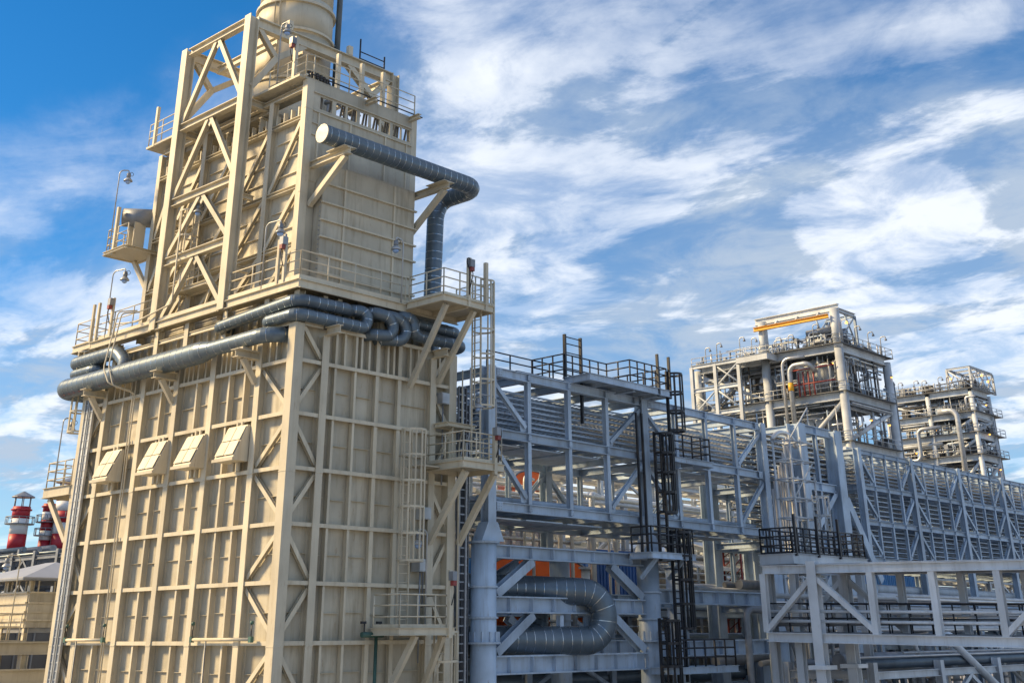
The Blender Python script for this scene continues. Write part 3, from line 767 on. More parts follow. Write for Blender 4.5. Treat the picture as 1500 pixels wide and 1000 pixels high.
# far-end landing beyond the back corner
p = platform('end_landing', 'cream railed landing at the far end of the shoulder walkway', 0.0, 1.6, 14.75, 16.3, ZP, 'cream', 'WN', toe=0.15, mids=(0.4, 0.76))
p = platform('side_landing', 'cream railed landing jutting toward the viewer over a caged ladder, upper right of the heater', 5.2, 7.9, -2.1, -0.05, ZP, 'cream', 'WS', fascia=0.26, toe=0.18, gap=1.0, mids=(0.4, 0.76))
for x in (5.5, 7.0):
    B(p, 'bracket', (x, 0.0, 8.6 + (x - 5.5) * 0.25), (x, -1.95, ZP - 0.25), 0.2, 0.16, 'cream', up=(1, 0, 0))
railing(p, [(7.84, -0.9, ZP), (7.84, -0.1, ZP)], 'cream', mids=(0.4, 0.76))
for x in (6.55, 7.5):
    B(p, 'gate_post', (x, -2.1, ZP - 0.2), (x, -2.1, ZP + 1.75), 0.14, 0.14, 'cream')
ladder('cream caged ladder from the upper landing down the right edge of the heater', 7.55, -1.55, 5.9, ZP + 1.2, (1, 0), 'cream', cage=(8.0, ZP + 1.15), bars=6, cage_r=0.46)
# middle landing
p = platform('side_landing', 'cream railed landing halfway up the right side of the heater', 6.35, 8.5, -2.1, -0.05, 5.78, 'cream', 'WSE', fascia=0.26, toe=0.18, gap=0.8, mids=(0.4, 0.76))
B(p, 'bracket', (6.7, 0.0, 3.1), (6.7, -1.9, 5.5), 0.22, 0.18, 'cream', up=(1, 0, 0))
B(p, 'bracket', (8.2, 0.0, 3.1), (8.2, -1.9, 5.5), 0.22, 0.18, 'cream', up=(1, 0, 0))
B(p, 'gate_post', (8.0, -2.12, 5.45), (8.0, -2.12, 7.15), 0.14, 0.14, 'cream')
ladder('cream caged ladder left of the middle landing down to the lowest landing', 5.15, -0.35, 0.2, 7.0, (0, -1), 'cream', cage=(2.4, 6.9), bars=7, cage_r=0.46, w=0.5)
MB().box(5.4, 6.35, -0.9, -0.1, 5.65, 5.7).build('deck', 'cream_panel', p)
# lowest landing
p = platform('side_landing', 'cream railed landing lowest on the shaded side of the heater', 4.0, 6.6, -1.5, -0.05, 0.18, 'cream', 'WSE', fascia=0.24, toe=0.16, gap=0.9, mids=(0.4, 0.76))
B(p, 'bracket', (4.5, 0.0, -2.4), (4.9, -1.35, 0.0), 0.2, 0.16, 'cream', up=(1, 0, 0))
B(p, 'bracket', (6.2, 0.0, -2.4), (6.2, -1.35, 0.0), 0.2, 0.16, 'cream', up=(1, 0, 0))
B(p, 'gate_post', (6.3, -1.56, -0.1), (6.3, -1.56, 2.1), 0.14, 0.14, 'cream')
ladder('cream caged ladder dropping below the lowest landing of the heater', 6.75, -0.6, -9, 0.2, (0, -1), 'cream', cage=(-6.5, 0.1), bars=6, w=0.5, cage_r=0.42)
conduit('looping dark cable on the middle landing rail', [(8.1, -2.15, 7.0), (8.25, -2.2, 7.2), (8.35, -2.15, 6.9), (8.2, -2.1, 6.5), (8.2, -2.1, 5.9)], 0.025, 'black')
conduit('looping dark cable on the upper landing gate post', [(6.55, -2.2, 13.3), (6.4, -2.25, 13.5), (6.3, -2.2, 13.3), (6.5, -2.2, 13.0), (6.5, -2.2, 12.0)], 0.025, 'black')
# small grating shelf above the middle landing
p = platform('cable_shelf', 'small cream shelf bracketed off the wall above the middle landing', 6.85, 8.3, -0.75, -0.05, 7.35, 'cream', '', fascia=0.16, rail=False, cat='shelf')
B(p, 'bracket', (7.2, 0.0, 6.4), (7.2, -0.65, 7.2), 0.06, 0.06, 'cream')
for x in (7.15, 7.75): Cy(p, 'hanger_rod', (x, -0.7, 5.8), (x, -0.7, 7.25), 0.03, 'cream', 6)
# far platform on the back corner and its knee brace
p = platform('rear_landing', 'cream railed landing poking out past the far lower edge of the heater', -0.05, 1.6, 14.72, 16.95, 5.75, 'cream', 'WN', fascia=0.4, gap=0.7, mids=(0.4, 0.76))
B(p, 'bracket', (0.1, 14.75, 3.6), (0.1, 16.6, 5.35), 0.2, 0.16, 'cream', up=(1, 0, 0))
ladder('cream ladder with hoops above the rear landing of the heater', 0.5, 15.2, 5.8, 11.6, (-1, 0), 'cream', cage=(8.0, 11.4), bars=5)
# platform high on the far side by the drum
p = platform('drum_platform', 'cream railed platform high on the far left edge of the upper box', -0.35, 1.3, 12.2, 14.0, 15.55, 'cream', 'WN', fascia=0.14, toe=0.12, gap=0.8, mids=(0.4, 0.76))
B(p, 'bracket', (1.05, 12.35, 13.8), (1.05, 13.8, 15.45), 0.2, 0.16, 'cream', up=(1, 0, 0))
B(p, 'gate_post', (-0.3, 13.3, 15.4), (-0.3, 13.3, 17.6), 0.14, 0.14, 'cream')
t = thing('fan_drum', 'round silver-ended drum on the far left edge of the upper box', 'drum', (0.5, 12.9, 17.3))
Cy(t, 'drum_shell', (0.15, 13.6, 17.3), (1.3, 12.7, 17.3), 0.42, 'galv_dark', 22)
MB().cyl((0.11, 13.63, 17.3), (0.15, 13.6, 17.3), 0.40, 22).build('end_cap', 'cap', t)
for yy in (12.9, 13.35): MB().box(0.35, 0.9, yy, yy + 0.06, 15.55, 17.0).build('saddle', 'cream', t)
# small platform inside the gantry with ladders
p = platform('gantry_landing', 'small cream landing inside the braced gantry', 0.35, 0.95, 6.6, 8.8, 13.0, 'cream', 'W', fascia=0.16, gap=0.7, mids=(0.4, 0.76))
B(p, 'bracket', (0.6, 7.0, 12.0), (0.6, 6.6, 12.9), 0.08, 0.08, 'cream')
ladder('cream ladder inside the braced gantry above its small landing', 0.75, 8.5, 13.0, 16.5, (-1, 0), 'cream', cage=(14.2, 16.4), bars=5)
ladder('cream ladder inside the braced gantry below its small landing', 0.75, 8.9, 11.7, 13.0, (-1, 0), 'cream')
ladder('thin cream ladder running up behind the near gantry leg', 0.6, 5.4, 14.5, 24.0, (-1, 0), 'cream', w=0.4)
# roof platform railings
t = thing('roof_walkway', 'railed cream walkway on the roof of the upper box below the stack', 'platform', (3, 3, 20.75))
MB().box(X1 - 0.35, X1 + 1.2, 1.7, 13.2, 20.62, 20.72).build('deck', 'cream_panel', t)
MB().box(X1 + 1.2, 7.0, 1.7, 2.3, 20.62, 20.72).build('deck', 'cream_panel', t)
railing(t, [(X1 + 0.1, 1.9, 20.72), (X1 + 0.1, 4.4, 20.72)], 'cream', gap=1.2, mids=(0.4, 0.76))
railing(t, [(X1 + 0.1, 1.9, 20.72), (X1 + 0.4, 1.75, 20.72), (6.9, 1.75, 20.72)], 'cream', gap=1.6, mids=(0.4, 0.76))
railing(t, [(X1 - 0.3, 9.9, 20.72), (X1 - 0.3, 13.1, 20.72)], 'cream', gap=1.2, mids=(0.4, 0.76))
B(t, 'gate_post', (X1 + 0.1, 2.7, 20.6), (X1 + 0.1, 2.7, 22.9), 0.16, 0.16, 'cream')
B(t, 'gate_post', (X1 - 0.3, 12.6, 20.6), (X1 - 0.3, 12.6, 22.6), 0.14, 0.14, 'cream')
for x in (2.9, 4.2, 5.4): B(t, 'gate_post', (x, 2.2, 20.7), (x, 2.2, 22.6), 0.16, 0.16, 'cream')
for x in (4.05, 6.5): I(t, 'outrigger', (x, 3.2, 20.5), (x, 0.95, 20.5), 0.2, 0.2, 'cream')
Cy(t, 'edge_pipe', (X1, 1.45, 20.75), (7.1, 1.45, 20.75), 0.03, 'black', 8)
Cy(t, 'edge_pipe', (X1 - 0.1, 1.5, 20.7), (X1 - 0.1, 9, 20.7), 0.05, 'cream', 8)
t = thing('valve_skid', 'dark cluster of valves and pipes on the heater roof behind the railing', 'machinery', (5.5, 3.5, 20.7))
for k in range(9):
    x = 4.2 + rnd.random() * 3; z = 21 + rnd.random() * 1.2; y = 4.7 + rnd.random() * 0.9
    MB().tube(fillet([(x, y, 20.3), (x, y, z), (x + rnd.uniform(-1, 1), y + 0.3, z)], 0.15, 4), 0.07, 8).build('valve_pipe', 'galv_dark', t, True)
    MB().lathe((x, y, z - 0.3), [(0.05, 0), (0.2, 0.02), (0.2, 0.14), (0.05, 0.16)], 10).build('valve_wheel', 'galv_dark', t, True)
MB().box(4.3, 6.8, 4.7, 5.6, 20.25, 20.45).build('skid_base', 'galv_dark', t)
t = thing('mast', 'thin dark antenna mast on the heater roof', 'mast', (6.9, 5.0, 24.3))
Cy(t, 'pole', (6.3, 5.0, 24.1), (6.3, 5.0, 25.6), 0.04, 'black', 8); Cy(t, 'pole', (7.8, 5.0, 24.1), (7.8, 5.0, 25.2), 0.04, 'black', 8)
for z in (24.95, 24.6): Cy(t, 'rail', (6.3, 5.0, z), (7.8, 5.0, z), 0.03, 'black', 6)

# ------------------------------------------------------------------ insulated pipes round the shoulder
G = None
_p = fillet([(0.5, 15.6, 9.75), (-0.55, 15.6, 9.75), (-0.55, 5.6, 9.75), (-0.55, 4.4, 9.78), (-0.5, 0.95, 9.82), (0.6, 0.75, 9.9)], 0.6, 7)
insulated_pipe('thickest blue-grey insulated pipe with bands along the sunlit heater shoulder', _p, 0.41, raw=True, band_gap=0.42, n=22,
    radii=[0.41 if p.y > 5.0 else 0.28 if p.y < 4.2 else 0.28 + 0.13 * (p.y - 4.2) / 0.8 for p in _p])
insulated_pipe('insulated pipe wrapping the near heater corner, upper of two', [(0.6, 4.9, 10.75), (-0.05, 4.9, 10.75), (-0.05, -0.05, 10.98), (2.45, -0.05, 11.02), (2.45, 0.7, 11.0)], 0.235, R=0.4, band_gap=0.36)
insulated_pipe('insulated pipe wrapping the near heater corner, lower of two', [(0.6, 1.75, 10.42), (-0.12, 1.75, 10.42), (-0.12, -0.14, 10.44), (3.15, -0.14, 10.44), (3.15, -0.14, 11.08), (2.4, 0.3, 11.1)], 0.225, R=0.4, band_gap=0.36)
insulated_pipe('left of the two hanging insulated pipe loops under the walkway', [(3.3, 0.7, 11.15), (3.55, -0.15, 11.15), (4.3, -0.3, 10.95), (4.3, -0.3, 10.3), (3.5, -0.1, 10.3), (3.3, 0.6, 10.3)], 0.225, R=0.42, band_gap=0.5)
insulated_pipe('right of the two hanging insulated pipe loops under the walkway', [(3.95, 0.7, 11.15), (4.15, -0.15, 11.15), (4.95, -0.3, 10.95), (4.95, -0.3, 10.22), (4.2, -0.1, 10.22), (4.0, 0.6, 10.22)], 0.225, R=0.42, band_gap=0.5)
insulated_pipe('insulated pipe dipping then running right to the far heater corner', [(4.8, 0.7, 11.15), (4.95, -0.2, 11.2), (5.35, -0.3, 11.1), (5.35, -0.3, 10.55), (8.2, -0.2, 10.55), (8.3, 1.0, 10.55)], 0.235, R=0.42, band_gap=0.45)
insulated_pipe('insulated pipe tucked under the jutting landing', [(5.2, 0.5, 11.12), (5.6, 0.1, 11.12), (8.1, 0.1, 11.12), (8.3, 1.0, 11.1)], 0.24, R=0.3, band_gap=0.45)
insulated_pipe('short upper insulated pipe at the far end of the sunlit shoulder', [(0.5, 15.75, 10.95), (-0.1, 15.75, 10.95), (-0.1, 12.1, 10.95), (-0.2, 11.2, 10.35), (-0.4, 10.9, 10.0)], 0.29, R=0.5, band_gap=0.36)
insulated_pipe('stub of insulated pipe between two others at the far end', [(0.5, 15.7, 10.45), (-0.15, 15.7, 10.45), (-0.15, 13.8, 10.45), (0.5, 13.7, 10.45)], 0.22, R=0.3, band_gap=0.4)

# ------------------------------------------------------------------ lamps on the heater
floodlight('gooseneck floodlight at the far end of the shoulder walkway', (0.0, 13.6, ZP), 3.0, (0.15, -0.75))
floodlight('gooseneck floodlight on the sunlit walkway near the corner', (0.0, 2.3, ZP), 2.6, (0.1, -0.75))
floodlight('gooseneck floodlight in front of the shaded ribbed wall', (4.9, -0.05, ZP), 2.55, (-0.45, -0.1))
floodlight('floodlight on a pole over the high drum platform', (-0.35, 13.6, 15.55), 3.9, (0.3, -0.25))
floodlight('floodlight on a pole above the rear landing', (-0.05, 16.1, 5.8), 2.9, (0.4, 0.0))
floodlight('gooseneck lamp on top of the roof railing by the gantry leg', (X1 + 0.05, 3.8, 20.7), 3.2, (0.05, -0.35))
floodlight('lamp hanging beside the caged ladder at the middle landing', (8.3, -1.9, 5.8), 2.6, (-0.7, 0.2))
floodlight('lamp with blue glass in front of the lower ladder cage', (5.75, -0.9, 0.2), 3.25, (-0.4, 0.0))
floodlight('lamp angled out inside the gantry bay', (0.55, 7.2, 16.0), 0.6, (-0.35, 0.3))
conduit('dark conduit pair rising beside the walkway gate post at the corner', [(0.0, 1.0, ZP), (0.0, 1.0, ZP + 1.9)], 0.05, 'galv_dark')
conduit('long thin conduit dropping inside the gantry and round the far pipe', [(-0.15, 8.2, 15.6), (-0.15, 8.2, 12.3), (-0.35, 10.5, 11.9), (-0.35, 12.2, 12.1), (-0.35, 12.2, 11.6)], 0.035)
t = thing('gate_post_set', 'paired cream posts at the far walkway gate', 'post', (0, 13.0, ZP))
for y in (14.3, 13.1, 14.75): B(t, 'post', (-0.05, y, ZP), (-0.05, y, ZP + 1.7), 0.13, 0.1, 'cream')
t = thing('gate_post_set', 'paired cream posts at the walkway gate by the near corner', 'post', (0, 1.0, ZP))
for y in (0.95, 1.35): B(t, 'post', (0.0, y, ZP), (0.0, y, ZP + 1.75), 0.12, 0.1, 'cream')

# ================================================================== PIPE RACKS (grey steel, behind and right of the heater)
def tray_mesh(L, w=0.55, h=0.075, step=0.3):
    def rails():
        m = MB()
        return m
    side = shared(('tray_side', L), lambda: MB().box(0, L, -0.012, 0.012, 0, h).mesh('side_rail', 'steel'))
    def rg():
        m = MB(); x = 0.15
        while x < L: m.box(x - 0.02, x + 0.02, -w / 2 + 0.013, w / 2 - 0.013, 0.01, 0.035); x += step
        return m.mesh('rung_row', 'galv')
    def cb():
        m = MB(); rr = random.Random(int(L * 10))
        for k in range(5):
            y = -w / 2 + 0.08 + k * (w - 0.16) / 4; r = rr.uniform(0.018, 0.034)
            m.tube([(0, y, 0.036 + r), (L * 0.3, y + rr.uniform(-.03, .03), 0.036 + r), (L * 0.6, y + rr.uniform(-.03, .03), 0.036 + r), (L, y, 0.036 + r)], r, 5, cap=False)
        return m.mesh('cable_run', 'cable', True)
    return side, shared(('tray_rung', L), rg), shared(('tray_cable', L), cb)
def tray(label, x, y, z, L, w=0.55, cables=True, group=None):
    side, rung, cable = tray_mesh(L, w)
    t = thing('cable_tray', label, 'cable tray', (x, y, z), group)
    inst(side, 'side_rail', t, (x, y - w / 2, z)); inst(side, 'side_rail', t, (x, y + w / 2, z))
    o = inst(rung, 'rung_row', t, (x, y, z)); o['kind'] = 'stuff'
    if cables:
        o = inst(cable, 'cable_run', t, (x, y, z)); o['kind'] = 'stuff'
    return t
def pipe_run(label, p, q, r, mt, group=None, shoes=False, name='pipe', n=12, flange=0):
    """straight pipe as one thing, flanged where asked"""
    p, q = V(p), V(q)
    t = thing(name, label, 'pipe', p, group)
    MB().tube([p, p.lerp(q, 0.5), q], r, n).build('pipe_wall', mt, t, True)
    for k in range(flange):
        c = p.lerp(q, (k + 0.5 + rnd.uniform(-.2, .2)) / flange); d = (q - p).normalized()
        MB().cyl(c - d * 0.06, c + d * 0.06, r * 1.35, n).build('flange', mt, t, True)
    return t

def truss_rack(label, xs_main, posts, y0, y1, zl, mt='steel', diag=None, colsize=0.5, base=None, chord=0.42, w=0.3, postw=0.2):
    """xs_main: main column lines; posts: all post lines incl. mains; zl: chord levels from the top down; two trusses y0,y1"""
    t = thing('pipe_rack', label, 'pipe rack', (xs_main[0], y0, base if base is not None else zl[-1]))
    for y in (y0, y1):
        for x in xs_main:
            b = base if base is not None else zl[-1] - 1.2
            I(t, 'column', (x, y, b), (x, y, zl[0] + 0.2), colsize, colsize, mt, up=(0, 1, 0))
        for z in zl:
            for a, b in zip(xs_main, xs_main[1:]):
                I(t, 'chord', (a + colsize / 2, y, z), (b - colsize / 2, y, z), w, chord, mt)
                for x in [p for p in posts if a < p < b]:
                    MB().box(x - 0.012, x + 0.012, y - w / 2, y + w / 2, z - chord / 2 + 0.04, z + chord / 2 - 0.04).build('web_stiffener', mt, t)
        for zt, zb_ in zip(zl, zl[1:]):
            for x in posts:
                if x in xs_main: continue
                I(t, 'post', (x, y, zb_ + chord / 2), (x, y, zt - chord / 2), postw, postw * 1.1, mt, up=(0, 1, 0))
            for a, b in (diag or []):
                p = V((a, y, zt - chord / 2 - 0.05)); q = V((b, y, zb_ + chord / 2 + 0.05)); d = (q - p).normalized()
                I(t, 'diagonal', p + d * 0.25, q - d * 0.25, 0.17, 0.2, mt, up=(0, 1, 0))
                for c, e in ((p, d), (q, -d)):
                    MB().prism([c + V((0, -0.01, 0)), c + V((0.45 * (1 if e.x > 0 else -1), -0.01, 0)), c + e * 0.75 + V((0, -0.01, 0)), c + V((0, -0.01, 0.45 * (1 if e.z > 0 else -1)))], (0, 0.02, 0)).build('gusset', mt, t)
    for z in zl:
        for x in posts:
            I(t, 'cross_beam', (x, y0 + w / 2, z), (x, y1 - w / 2, z), 0.24, 0.32, mt)
    return t
# --- near rack: two spans
XA = [9.85, 20.1, 30.4]
PA = [9.85, 12.2, 14.8, 17.4, 20.1, 22.7, 25.25, 27.8, 30.4]
ZA = [9.88, 7.42, 4.62]
near = truss_rack('long blue-grey two-span steel truss rack standing right beside the cream heater', XA, PA, 0.0, 6.0, ZA, diag=[(9.85, 12.2), (20.1, 17.4), (20.1, 22.7), (30.4, 27.8)], base=3.3, colsize=0.44, chord=0.36, w=0.26)
# flared feet of the columns on the round piles
for x in XA[:2]:
    MB().prism([(x - 0.26, -0.27, 4.0), (x + 0.26, -0.27, 4.0), (x + 0.62, -0.27, 3.3), (x - 0.62, -0.27, 3.3)], (0, 0.54, 0)).build('column_foot', 'steel', near)
# soffit plates and fat ducts inside
for z in (7.05, 4.2):
    for k in range(8):
        a = PA[k] + 0.16; b = PA[k + 1] - 0.16
        
        if k % 4 != 3: MB().box(a, b, 0.3, 1.5 + 0.9 * ((k * 7) % 3), z + 0.012 * (k % 2), z + 0.05 + 0.012 * (k % 2)).build('soffit_plate', 'steel_light' if k % 3 == 0 else 'steel', near)
def rack_support():
    t = thing('rack_support', 'blue-grey lower portal of round columns and braced beams under the near truss rack', 'frame', (9.65, 0, GZ))
    for y in (0.0, 6.0):
        for x in ((9.6, 20.0, 30.4) if y < 1 else (10.6, 21.0, 30.4)):
            MB().cyl((x, y, GZ), (x, y, 3.2), 0.49, 28).build('round_column', 'steel', t, True)
            MB().cyl((x, y, 3.2), (x, y, 3.28), 0.62, 28).build('column_collar', 'steel', t)
            for z in (1.62, 0.55, -0.32):
                MB().cyl((x, y, z), (x, y, z + 0.07), 0.56 if z > 0 else 0.66, 28).build('column_collar', 'steel', t)
            for k in range(10):
                q = k * math.pi / 5
                MB().box(x + 0.49 * math.cos(q) - 0.03, x + 0.49 * math.cos(q) + 0.14 * abs(math.cos(q)) + 0.03, y + 0.53 * math.sin(q) - 0.03, y + 0.53 * math.sin(q) + 0.03, -0.25, 0.1).build('stiffener', 'steel', t)
        for a, b in ((9.6, 20.0), (20.0, 30.4)):
            for z, h in ((2.95, 0.5), (1.05, 0.6), (-1.05, 0.66)):
                if (a > 15 or y > 1) and z > 2: continue
                zz = z if a < 15 else z + 0.45
                I(t, 'beam', (a + 0.52, y, zz), (b - 0.52, y, zz), 0.4, h, 'steel')
                for k in range(1, 8): MB().box(a + (b - a) * k / 8 - 0.012, a + (b - a) * k / 8 + 0.012, y - 0.19, y + 0.19, zz - h / 2 + 0.06, zz + h / 2 - 0.06).build('web_stiffener', 'steel', t)
        for z0, z1 in ((1.42, 2.65), (-0.62, 0.7)):
            I(t, 'brace', (10.2, y, z0), (12.3, y, z1), 0.34, 0.34, 'steel', up=(0, 1, 0))
            I(t, 'brace', (19.4, y, z0), (17.3, y, z1), 0.34, 0.34, 'steel', up=(0, 1, 0))
    for x in (9.6, 20.0):
        for z in (1.05, -1.05): I(t, 'beam', (x, 0.5, z), (x, 5.5, z), 0.3, 0.4, 'steel')
    I(t, 'brace', (12.0, 0.4, 2.6), (13.6, 5.6, 1.3), 0.3, 0.3, 'steel')
    for x in (14.0, 15.7): I(t, 'post', (x, 0.0, -0.65), (x, 0.0, 0.69), 0.22, 0.22, 'steel', up=(0, 1, 0))
    return t
rack_support()
# expansion loop
path = fillet([(9.3, 2.2, 1.72), (12.8, 1.3, 1.68), (15.9, -0.75, 1.55), (15.9, -0.75, -0.25), (12.8, 0.5, -0.22), (11.6, 0.75, -0.2), (8.6, 1.2, -0.22)], 0.92, 7)
insulated_pipe('fat dark blue-grey insulated pipe bent in a U below the truss rack', path, 0.53, raw=True, band_gap=0.42, n=26)
path = fillet([(14.4, 1.7, 1.75), (14.4, 1.5, -0.3), (10.2, 1.5, -0.35)], 1.05, 7)
insulated_pipe('second dark insulated bend crossing behind the U-shaped pipe', path, 0.48, raw=True, band_gap=0.3, n=24)

# trays in the near rack's top tier
ORD = ('first', 'second', 'third', 'fourth', 'fifth', 'sixth', 'seventh', 'eighth', 'ninth', 'tenth', 'eleventh', 'twelfth', 'thirteenth', 'fourteenth', 'fifteenth', 'sixteenth', 'seventeenth', 'eighteenth', 'nineteenth', 'twentieth')
ROWN = ('front', 'second', 'third', 'fourth', 'rear')
LEVN = ('lowest', 'second', 'third', 'fourth', 'fifth', 'sixth', 'seventh', 'eighth', 'ninth')
for tier in range(8):
    z = 7.70 + tier * 0.22
    for j, y in enumerate((0.75, 1.8, 3.1, 4.6)):
        if rnd.random() < 0.15 and j > 0: continue
        tray('cable tray of the near truss rack, %s row, %s level' % (ROWN[j], LEVN[tier]), 10.15, y + rnd.uniform(-.05, .05), z, 20.0 - rnd.choice((0, 0, 0, 2.0)), group='cable trays in the near truss rack', cables=rnd.random() < 0.3)
# pipes on the lower tier
for k, (y, r, mt) in enumerate(((0.7, 0.12, 'steel'), (1.2, 0.09, 'pipe_alu'), (1.75, 0.16, 'pipe_white'), (2.4, 0.11, 'pipe_alu'), (3.0, 0.2, 'pipe_white'), (3.7, 0.13, 'pipe_alu'), (4.4, 0.22, 'pipe_white'), (5.1, 0.1, 'pipe_alu'))):
    pipe_run('pipe on the lower tier of the near truss rack, %s from the front' % ORD[k], (9.95, y, 4.85 + r), (30.2, y, 4.85 + r), r, mt, group='pipes on the lower tier of the near rack')
# --- black access platforms and ladders on the near rack
def black_platforms():
    p = platform('access_platform', 'black-railed platform on top of the near truss rack, ladder end at right', 15.0, 20.9, -1.15, 0.35, 10.3, 'black', '', fascia=0.3, sub='steel', edge='steel', gap=0.75)
    railing(p, [(14.95, 2.2, 10.3), (14.95, 0.3, 10.3), (18.0, 0.3, 10.3), (18.0, -1.05, 10.3), (20.8, -1.05, 10.3), (20.8, 0.2, 10.3)], 'black', gap=0.62, rail_r=0.032, mids=(0.42, 0.78))
    railing(p, [(12.0, 2.2, 10.3), (15.0, 2.2, 10.3), (20.8, 2.2, 10.3), (20.8, 0.3, 10.3)], 'black', gap=1.2, rail_r=0.032, mids=(0.42, 0.78))
    MB().box(12, 20.8, 0.4, 2.3, 10.2, 10.26).build('deck', 'galv_dark', p)
    for x in (15.05, 16.15):
        B(p, 'gate_post', (x, 0.3, 8.5), (x, 0.3, 12.3), 0.14, 0.1, 'black')
    for z in (11.5, 11.9, 12.2): Cy(p, 'gate_bar', (15.05, 0.3, z), (16.15, 0.3, z), 0.025, 'black', 6)
    for x in (20.0, 20.9): B(p, 'gate_post', (x, -1.15, 10.0), (x, -1.15, 11.95), 0.12, 0.1, 'black')
    I(p, 'outrigger', (20.0, 0.1, 10.1), (20.0, -1.1, 10.1), 0.2, 0.25, 'steel'); I(p, 'outrigger', (18.2, 0.1, 10.1), (18.2, -1.1, 10.1), 0.2, 0.25, 'steel')
    ladder('black caged ladder from the rack-top platform to the landing below', 21.15, -0.8, 7.2, 11.3, (0.6, -0.8), 'black', cage=(8.6, 11.2), rr=0.04, w=0.6)
    p = platform('access_platform', 'black-railed landing halfway down the near truss rack', 20.6, 23.6, -1.4, -0.3, 7.3, 'black', 'SE', fascia=0.24, sub='steel', edge='steel', gap=0.7, rail_r=0.034, mids=(0.42, 0.78))
    I(p, 'outrigger', (21.0, 0.0, 7.0), (21.0, -1.4, 7.0), 0.25, 0.3, 'steel')
    ladder('black caged ladder down from the rack landing to the column-head platform', 20.1, -0.9, 2.9, 8.4, (0, -1), 'black', cage=(4.9, 8.3), rr=0.04, w=0.62)
    for x in (18.9, 19.3):
        B(p, 'ladder_stringer', (x, -0.6, 3.1), (x, -0.6, 9.2), 0.1, 0.08, 'black')
    p = platform('access_platform', 'black-railed platform on the head of the round column', 18.4, 21.6, -1.5, -0.3, 3.15, 'black', 'SEW', fascia=0.26, sub='steel', edge='steel', gap=0.6, rail_r=0.034, mids=(0.42, 0.78))
    for x in (19.0, 21.0): B(p, 'bracket', (x, -0.4, 2.2), (x, -1.3, 3.0), 0.14, 0.14, 'steel')
    ladder('black caged ladder below the column-head platform', 20.9, -0.95, -1.9, 4.2, (0, -1), 'black', cage=(0.2, 4.1), rr=0.04, w=0.62)
    p = platform('access_platform', 'lowest black-railed platform beside the round column', 19.4, 24.2, -1.6, -0.4, -1.35, 'black', 'SE', fascia=0.26, sub='steel', edge='steel', gap=0.8, rail_r=0.034, mids=(0.42, 0.78))
    ladder('lowest black ladder going down from beside the round column', 19.5, -1.1, -9, 0.6, (0, -1), 'black', rr=0.04, w=0.62, cage=(-6.5, 0.5))
black_platforms()

def bolt_plate(kind):
    def mk():
        m = MB(); m.box(-0.16, 0.16, -0.012, 0, -0.15, 0.15)
        for i in range(3):
            for j in range(3): m.cyl((-0.1 + i * 0.1, -0.012, -0.1 + j * 0.1), (-0.1 + i * 0.1, -0.035, -0.1 + j * 0.1), 0.02, 6)
        return m.mesh('bolt_plate', kind)
    return shared(('bolt_plate', kind), mk)
for x in XA:
    for s_ in (-1, 1):
        if (x == XA[0] and s_ < 0) or (x == XA[-1] and s_ > 0): continue
        for z in ZA: inst(bolt_plate('steel'), 'bolt_plate', near, (x + s_ * 0.5, -0.135, z))
for x in PA:
    for z in ZA: inst(bolt_plate('steel'), 'bolt_plate', near, (x, -0.133, z), scale=(0.55, 1, 0.75))
# conduits up the right corner of the heater
for k, (x, y, top, lab) in enumerate(((8.08, -0.12, 9.6, 'pale conduit up the right corner of the heater, left of three'), (8.16, -0.1, 8.9, 'pale conduit up the right corner of the heater, middle of three'), (8.62, -0.02, 9.8, 'pale conduit up the right corner of the heater, right of three'))):
    conduit(lab, [(x, y, -9), (x, y, top * 0.7), (x + 0.05, y - 0.1, top * 0.75), (x + 0.05, y - 0.1, top)], 0.03, ('cream', 'galv', 'steel_light')[k])
# --- middle rack bay: two heavy columns
mid = truss_rack('tall grey two-column rack bay right of the near truss rack', [34.15, 38.15], [34.15, 36.1, 38.15], 0.0, 6.0, [10.3, 7.3, 4.4, 1.2], diag=None, colsize=0.75, base=GZ, chord=0.45)
for z1, z0 in ((7.1, 4.6), (4.2, 1.4)):
    I(mid, 'diagonal', (37.7, 0, z1), (34.7, 0, z0), 0.3, 0.3, 'steel', up=(0, 1, 0))
B(mid, 'knee_plate', (38.5, -0.3, 6.8), (41.5, -0.3, 2.6), 0.5, 0.1, 'steel', up=(0, 1, 0))
for tier in range(9):
    for j, y in enumerate((0.8, 1.9, 3.0, 4.2)):
        tray('cable tray between the two heavy columns, %s row, upper stack, %s level' % (ROWN[j], LEVN[tier]), 31.0, y, 7.55 + tier * 0.27, 9.0, group='cable trays in the two-column bay', cables=tier % 3 != 0)
for tier in range(6):
    for j, y in enumerate((0.8, 2.2, 3.6)):
        tray('cable tray between the two heavy columns, %s row, lower stack, %s level' % (ROWN[j], LEVN[tier]), 33.0, y, 4.7 + tier * 0.36, 7.0, group='cable trays low in the two-column bay', cables=tier % 2 == 0)
